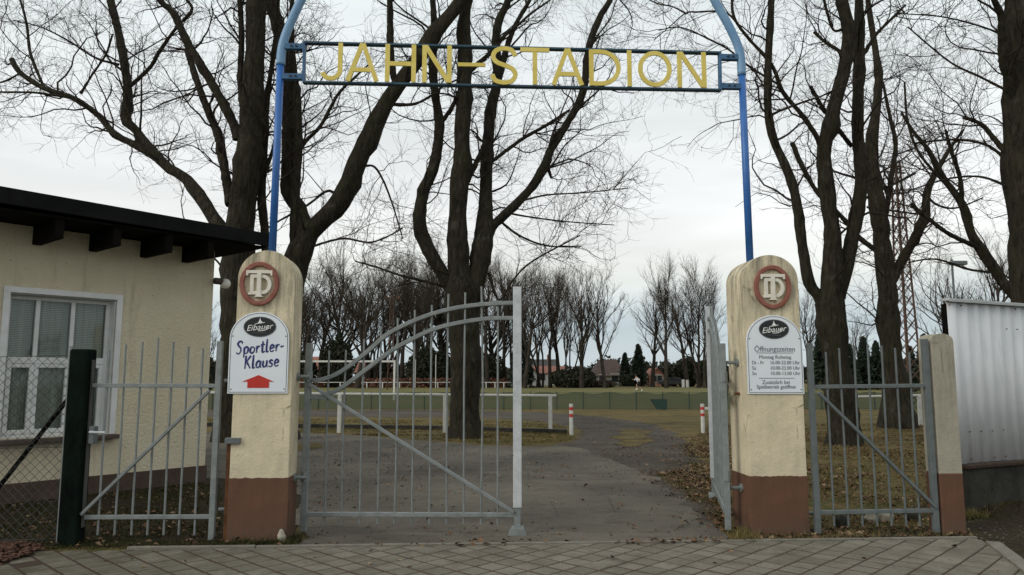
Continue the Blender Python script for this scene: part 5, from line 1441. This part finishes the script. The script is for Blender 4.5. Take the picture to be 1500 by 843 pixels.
for a in [
    (492, 106, 492, 50, 'tall dark ivy covered bush behind the goal crossbar', 1, 2600), (440, 108, 520, 50, 'broad dark bush beside the closed gate hinge', 2), (625, 108, 505, 60, 'dark bush between red mast and three stemmed tree', 3, 2600),
    (712, 112, 518, 60, 'dark bush behind the last bars of the closed gate leaf', 4, 2200), (560, 118, 528, 60, 'low dark bush behind the red mast', 5), (838, 103, 540, 66, 'clipped dark hedge bush beside the red roofed house', 6, 2400),
    (860, 112, 542, 26, 'round dark shrub at the strong single trunk', 7), (1008, 116, 524, 50, 'large dark shrub behind the white barrels', 8, 2200), (1042, 114, 528, 56, 'large dark shrub beside the open gate leaf', 9, 2200),
    (985, 119, 532, 40, 'dark shrub behind the tallest bare tree', 10), (926, 119, 550, 36, 'low scrub along the pitch in front of the spruce', 11), (878, 106, 558, 50, 'low brown scrub in front of the brown hipped roof house', 12, 1200, 'far_twig'),
    (1300, 92, 520, 90, 'wide dark shrub behind the knotted trunk', 13, 2600), (1226, 92, 512, 60, 'dark shrub behind the side gate trunk', 14, 2200), (300, 76, 522, 44, 'dark shrub in the gap beside the clubhouse wall', 15), (1370, 66, 520, 50, 'dark shrub behind the concrete post', 16),
    (672, 119, 520, 60, 'dark bush hidden behind the three stemmed trunk', 17), (400, 112, 520, 60, 'dark bush behind the arrow sign pillar', 18),
]: bush(*a)
def far_wood():
    rng = np.random.default_rng(77); parts = []
    for i in range(46):
        x = -230 + i * 10.2; V, Fq = bush_mesh(300 + i, 16, 8, rng.uniform(4.0, 6.5), 1100, .42); V = V + np.array([x, 172 + rng.normal() * 6, 0]); parts.append((V, Fq))
    V, Fq = join(parts); tag(np_mesh('distant_woods', V, Fq, M['shrub']), kind='stuff')
far_wood()
# russet hedge with white rail along the far touchline
def far_hedge():
    Y = 106.5; rng = np.random.default_rng(9); n = 5200; a, b = at(405, 560, Y).x, at(765, 560, Y).x
    c = np.stack([rng.uniform(a, b, n), Y + rng.normal(size=n) * .3, rng.random(n) * 1.25], 1)
    u = unit(rng.normal(size=(n, 3))); w = unit(np.cross(u, rng.normal(size=(n, 3)))); s = (.10 + .14 * rng.random(n))[:, None]
    V = np.stack([c - u * s, c + w * s * .7, c + u * s, c - w * s * .7], 1).reshape(-1, 3)
    tag(np_mesh('beech_hedge', V, np.arange(4 * n).reshape(-1, 4), M['hedge_brown']), 'low russet clipped hedge along the far side of the pitch', 'hedge')
far_hedge()
tube_rail('pitch_railing', 'far white railing with short posts in front of the russet hedge', [(400, 560.5), (756, 560.5)], 103.5, (432, 498, 537, 560, 585, 641, 712, 725, 738, 750), 'railing', 568, r=.05, pr=.07)
for px, yt, lab in ((608, 527, 'thin white pole to one side of the red mast'), (638, 520, 'tallest thin white pole close to the three stemmed trunk')):
    o = at(px, 568, 101); ob = thing('flag_pole', lab, 'pole', (o.x, 101, 0), 0, 'white poles along the pitch')
    MB().tube([(0, 0, 0), (0, 0, at(px, yt, 101).z)], .06, 7).build('shaft', M['white_rail'], ob)

# ---- houses beyond the pitch
def house(px0, px1, Y, y_eave, y_ridge, wall, roof, label, gable_front=False, hip=False, depth=8, windows=(), chimney=None, rz=0):
    a, b = at(px0, 560, Y), at(px1, 560, Y); w = b.x - a.x; he = at(px0, y_eave, Y).z; hr = at(px0, y_ridge, Y).z
    root = thing('house', label, 'house', ((a.x + b.x) / 2, Y, 0), rz, 'houses beyond the pitch')
    if gable_front:
        MB().prism([(-w/2, 0), (w/2, 0), (w/2, he), (0, hr), (-w/2, he)], 0, depth).build('wall', M[wall], root)
        t = .22; ov = .35; k = (hr - he) / (w / 2)
        r = MB().prism([(-w/2 - ov, he - ov*k + .02), (0, hr + .02), (w/2 + ov, he - ov*k + .02), (w/2 + ov, he - ov*k + t), (0, hr + t), (-w/2 - ov, he - ov*k + t)], -.3, depth + .3).build('roof', M[roof], root)
    else:
        MB().box((-w/2, 0, 0), (w/2, depth, he)).build('wall', M[wall], root)
        o = .4; i_ = w * .30 if hip else .0
        vs = [(-w/2 - o, -o, he), (w/2 + o, -o, he), (w/2 + o, depth + o, he), (-w/2 - o, depth + o, he), (-w/2 - o + i_, depth/2, hr), (w/2 + o - i_, depth/2, hr)]
        r = MB().add(vs, [(0, 1, 5, 4), (1, 2, 5), (2, 3, 4, 5), (3, 0, 4), (3, 2, 1, 0)]).build('roof', M[roof], root)
    for (fx, z0, z1, ww) in windows:
        x = fx * w / 2; f = MB().box((x - ww/2 - .12, -.06, z0 - .12), (x + ww/2 + .12, -.005, z1 + .12)).build('window', M['white_rail'], root)
        MB().box((x - ww/2, -.075, z0), (x + ww/2, -.062, z1)).build('pane', M['far_glass'], f)
    if chimney is not None: MB().box((chimney * w/2 - .35, depth * .4, hr - 1.2), (chimney * w/2 + .35, depth * .4 + .7, hr + .9)).build('chimney', M['roof_red'], r)
    return root
house(769, 787, 128, 547, 538, 'wall_white', 'roof_red', 'small white gabled house front beside the pale end post', True, windows=((0, 1.7, 3.0, .8),), depth=6)
house(784, 826, 132, 547, 536, 'wall_white', 'roof_red', 'long red roofed house behind the thin bare stems', windows=((-.5, .9, 2.0, 1.0), (.5, .9, 2.0, 1.0)))
house(776, 818, 148, 540, 526, 'wall_grey', 'roof_grey', 'dark grey roofed house rising behind the red roof', windows=((.2, 1.2, 2.4, 1.0),), chimney=.4)
house(872, 918, 128, 551, 526, 'wall_grey', 'roof_brown', 'house with large brown hipped roof and grey walls', hip=True, windows=((-.55, .7, 1.8, 1.1), (.25, .6, 1.9, 1.2), (.7, .7, 1.8, .8)), depth=9)
house(951, 974, 118, 553, 541, 'wall_pink', 'roof_red', 'small orange house with steep gable beside the spruce', True, windows=((-.35, .7, 1.7, .7), (.35, .7, 1.7, .7)), depth=6)
house(1028, 1062, 134, 552, 545, 'wall_pink', 'roof_red', 'low pinkish house beside the open gate leaf', windows=((-.3, .6, 1.6, 1.0),))
house(446, 492, 132, 542, 522, 'wall_grey', 'roof_red', 'dull red roofed house behind the goal crossbar', windows=((0, .8, 1.9, 1.2),))
house(522, 556, 134, 546, 528, 'wall_grey', 'roof_red', 'red roofed house between the thickest tree and the red mast', windows=((0, .8, 1.9, 1.2),))
house(1296, 1330, 110, 554, 543, 'wall_white', 'roof_red', 'small white house between the knotted trunk and the side gate bars', windows=((-.4, .6, 1.5, .9), (.4, .6, 1.5, .9)))
house(1245, 1285, 112, 555, 546, 'wall_white', 'roof_grey', 'low white house between the two trunks in the side gate view', windows=((.0, .5, 1.4, 1.2),))

# parked car under cover, barrels
def car(px, Y, label, mat, L=4.2):
    o = at(px, 560, Y); root = thing('parked_car', label, 'car', (o.x, Y, 0), 0)
    prof = [(-L/2, .35), (L/2, .35), (L/2, .75), (L*.33, .88), (L*.20, 1.38), (-L*.22, 1.42), (-L*.40, .95), (-L/2, .85)]
    MB().prism(prof, 0, 1.7).build('body', M[mat], root, bevel=.08)
    MB().prism([(L*.30, .9), (L*.18, 1.30), (-L*.20, 1.33), (-L*.35, .95)], -.015, 1.715).build('window', M['far_glass'], root)
    for x in (-L*.31, L*.31):
        for y in (-.02, 1.5):
            w = MB().tube([(x, y, .32), (x, y + .2, .32)], .32, 14).build('wheel', M['ink'], root)
            MB().tube([(x, y - .01, .32), (x, y + .21, .32)], .18, 10).build('rim', M['galv'], w)
car(988, 112, 'dark car parked beside the tallest bare tree', 'roof_grey')
car(634, 112, 'white car parked behind the russet hedge', 'wall_white')
for px, lab in ((1001, 'taller of two white barrels, next to the dark parked car'), (1007, 'shorter of two white barrels at the far pitch edge')):
    o = at(px, 566, 106); t = thing('white_barrel', lab, 'barrel', (o.x, 106, 0), 0, 'white barrels at the pitch edge')
    h = 1.05 if px == 1001 else 1.0
    MB().lathe([(.19, 0), (.215, .05), (.215, h*.33), (.23, h*.35), (.215, h*.37), (.215, h*.66), (.23, h*.68), (.215, h*.70), (.215, h-.05), (.19, h)], 16).build('drum', M['white_rail'], t)
    MB().tube([(0, 0, h + .002), (0, 0, h + .06)], .20, 12).build('lid', M['white_rail'], t)

# ------------------------------------------------------------------ grass and fallen leaves
def inside(poly, x, y):
    c = np.zeros(len(x), bool); n = len(poly)
    for i in range(n):
        (x0, y0), (x1, y1) = poly[i][:2], poly[(i+1) % n][:2]
        if y0 == y1: continue
        k = ((y0 > y) != (y1 > y)) & (x < (x1 - x0) * (y - y0) / (y1 - y0) + x0); c ^= k
    return c
def W(px): return [tuple(ground(*p))[:2] for p in px]
def scatter(rng, poly, n, clump=0):
    xs = [p[0] for p in poly]; ys = [p[1] for p in poly]; out = []
    while sum(len(o) for o in out) < n:
        x = rng.uniform(min(xs), max(xs), n); y = rng.uniform(min(ys), max(ys), n); k = inside(poly, x, y)
        if clump:
            d = np.sin(x * 1.9 + 3 * np.sin(y * 1.3)) * np.sin(y * 2.3 + 2 * np.sin(x * .9)) ; k &= rng.random(n) < np.clip(.5 + clump * d, .04, 1)
        out.append(np.stack([x[k], y[k]], 1))
    return np.concatenate(out)[:n]
lawn_r = W([(1185, 776), (1062, 783), (1040, 740), (1012, 690), (1000, 655), (1040, 622), (1500, 622), (1640, 700), (1412, 745), (1370, 768)])
lawn_m = W([(440, 628), (830, 632), (850, 645), (760, 653), (640, 646), (500, 636), (440, 634)])
lawn_m2 = W([(300, 613), (790, 618), (835, 628), (640, 626), (300, 622)])
yard_p = W([(-200, 800), (70, 800), (130, 790), (325, 790), (325, 715), (290, 708), (150, 722), (-200, 770)])
foot_l = W([(60, 806), (330, 803), (436, 806), (436, 796), (330, 794), (100, 792)])
foot_r = W([(1080, 795), (1300, 793), (1430, 790), (1412, 772), (1370, 772), (1190, 780), (1100, 788)])
edge_r = W([(1062, 785), (1030, 752), (1000, 722), (960, 696), (1000, 690), (1040, 710), (1060, 745)])
def blades(name, specs, seed, mat='grass'):
    rng = np.random.default_rng(seed); Vs = []; 
    for poly, n, h0, h1, w in specs:
        p = scatter(rng, poly, n, .8); n = len(p)
        h = rng.uniform(h0, h1, n) * (.6 + .6 * rng.random(n)); a = rng.random(n) * 2 * PI; lean = rng.normal(size=(n, 2)) * (h * .55)[:, None]
        s = np.stack([np.cos(a), np.sin(a)], 1) * (w * (.6 + .8 * rng.random(n)))[:, None]
        b = np.concatenate([p, np.full((n, 1), .0)], 1)
        V = np.stack([b - np.pad(s, ((0,0),(0,1))), b + np.pad(s, ((0,0),(0,1))), b + np.concatenate([lean, h[:, None]], 1)], 1).reshape(-1, 3); Vs.append(V)
    V = np.concatenate(Vs); return np_mesh(name, V, np.arange(len(V)).reshape(-1, 3), M[mat])
tag(blades('grass', [(lawn_r, 38000, .02, .075, .006), (lawn_m, 9000, .02, .07, .010), (lawn_m2, 7000, .02, .06, .012), (foot_r, 2200, .02, .075, .004), (edge_r, 3600, .015, .05, .005), (W([(1058, 770), (1020, 730), (970, 690), (1000, 670), (1050, 690)]), 1500, .01, .04, .005),
    (W([(1412, 765), (1500, 752), (1620, 730), (1600, 722), (1412, 748)]), 2600, .03, .11, .005),
    (W([(1075, 795), (1110, 797), (1112, 787), (1078, 780)]), 500, .04, .12, .005), (W([(1500, 760), (1460, 745), (1560, 728), (1640, 740)]), 900, .02, .06, .005)], 55), kind='stuff')
tag(blades('ground_cover', [(yard_p, 9000, .012, .045, .006), (foot_l, 3000, .012, .04, .005), (W([(335, 803), (440, 806), (440, 790), (425, 788), (420, 797), (335, 797)]), 900, .03, .08, .005), (W([(1412, 765), (1500, 752), (1560, 740), (1540, 728), (1412, 748)]), 2500, .02, .06, .006)], 57, 'moss'), kind='stuff')  # the moss material also has the yard's shade in its colour
def leaves(seed):
    rng = np.random.default_rng(seed); Vs = []
    specs = [(lawn_r, 15000, .9), (edge_r, 520, .9), (W([(1062, 792), (1045, 790), (1000, 745), (940, 705), (930, 690), (1000, 690), (1055, 700)]), 300, .9), (W([(1062, 770), (1020, 720), (960, 670), (1000, 640), (1050, 640)]), 900, .9), (foot_r, 420, .5), (foot_l, 60, .5), (yard_p, 420, .5), (lawn_m, 250, .5),
             (W([(440, 800), (1060, 797), (900, 690), (600, 650), (440, 640)]), 420, .9), (W([(440, 806), (1060, 800), (1060, 794), (440, 799)]), 160, .9), (W([(60, 843), (1480, 843), (1420, 800), (200, 810)]), 26, 0), (W([(960, 700), (1010, 690), (990, 640), (880, 640), (860, 655)]), 130, .5)]
    for poly, n, cl in specs:
        p = scatter(rng, poly, n, cl); n = len(p); s = rng.uniform(.010, .030, n); a = rng.random(n) * 2 * PI
        u = np.stack([np.cos(a), np.sin(a), rng.normal(size=n) * .25], 1); v = np.stack([-np.sin(a), np.cos(a), rng.normal(size=n) * .35], 1)
        c = np.concatenate([p, rng.uniform(.012, .045, n)[:, None]], 1); S_ = s[:, None]
        tip = c + u * S_ * 1.3; tail = c - u * S_; l = c + v * S_ * .75 + np.array([0, 0, .008]); r = c - v * S_ * .75 + np.array([0, 0, .012])
        Vs.append(np.stack([tail, l, tip, r], 1).reshape(-1, 3))
    V = np.concatenate(Vs); V[:, 2] = np.maximum(V[:, 2], .008); return np_mesh('fallen_leaves', V, np.arange(len(V)).reshape(-1, 4), M['leaf'])
tag(leaves(56), kind='stuff')
def pile(seed):
    rng = np.random.default_rng(seed); p = scatter(rng, W([(-90, 838), (0, 832), (45, 818), (66, 806), (40, 800), (-20, 799), (-110, 812)]), 2000); n = len(p)
    s = rng.uniform(.012, .03, n)[:, None]; a = rng.random(n) * 2 * PI
    u = np.stack([np.cos(a), np.sin(a), rng.normal(size=n) * .25], 1); v = np.stack([-np.sin(a), np.cos(a), rng.normal(size=n) * .3], 1)
    c = np.concatenate([p, (.022 + .03 * rng.random(n))[:, None]], 1)
    V = np.stack([c - u * s, c + v * s * .7, c + u * s * 1.3, c - v * s * .7], 1).reshape(-1, 3); V[:, 2] = np.maximum(V[:, 2], .02)
    tag(np_mesh('fallen_leaves', V, np.arange(4 * n).reshape(-1, 4), M['pile_leaf']), kind='stuff')
pile(61)
def pebbles(seed):
    rng = np.random.default_rng(seed); q = []
    for poly, n in ((W(lane[:9] + [(852, 640), (880, 668), (950, 698), (1015, 745)]), 4200), (W(drive), 1500), (verge_w, 700), (foot_r, 500)):
        q.append(scatter(rng, poly, n, .8))
    p = np.concatenate(q); n = len(p); s = (rng.uniform(.004, .016, n) * rng.uniform(.6, 1.2, n))[:, None, None]
    base = np.array([(1, 0, 0), (0, 1, 0), (-1, 0, 0), (0, -1, 0), (0, 0, .8), (0, 0, -.6)]) * rng.uniform(.6, 1.3, (n, 6, 1))
    V = (np.concatenate([p, np.full((n, 1), .012)], 1)[:, None] + base * s).reshape(-1, 3)
    f = np.array([(0, 1, 4), (1, 2, 4), (2, 3, 4), (3, 0, 4), (1, 0, 5), (2, 1, 5), (3, 2, 5), (0, 3, 5)])
    tag(np_mesh('gravel', V, (np.arange(n)[:, None, None] * 6 + f[None]).reshape(-1, 3), M['pebble']), kind='stuff')
verge_w = W(verge)
pebbles(62)
SC.cycles.use_denoising = True
SC.cycles.max_bounces = 6
bpy.context.view_layer.update()
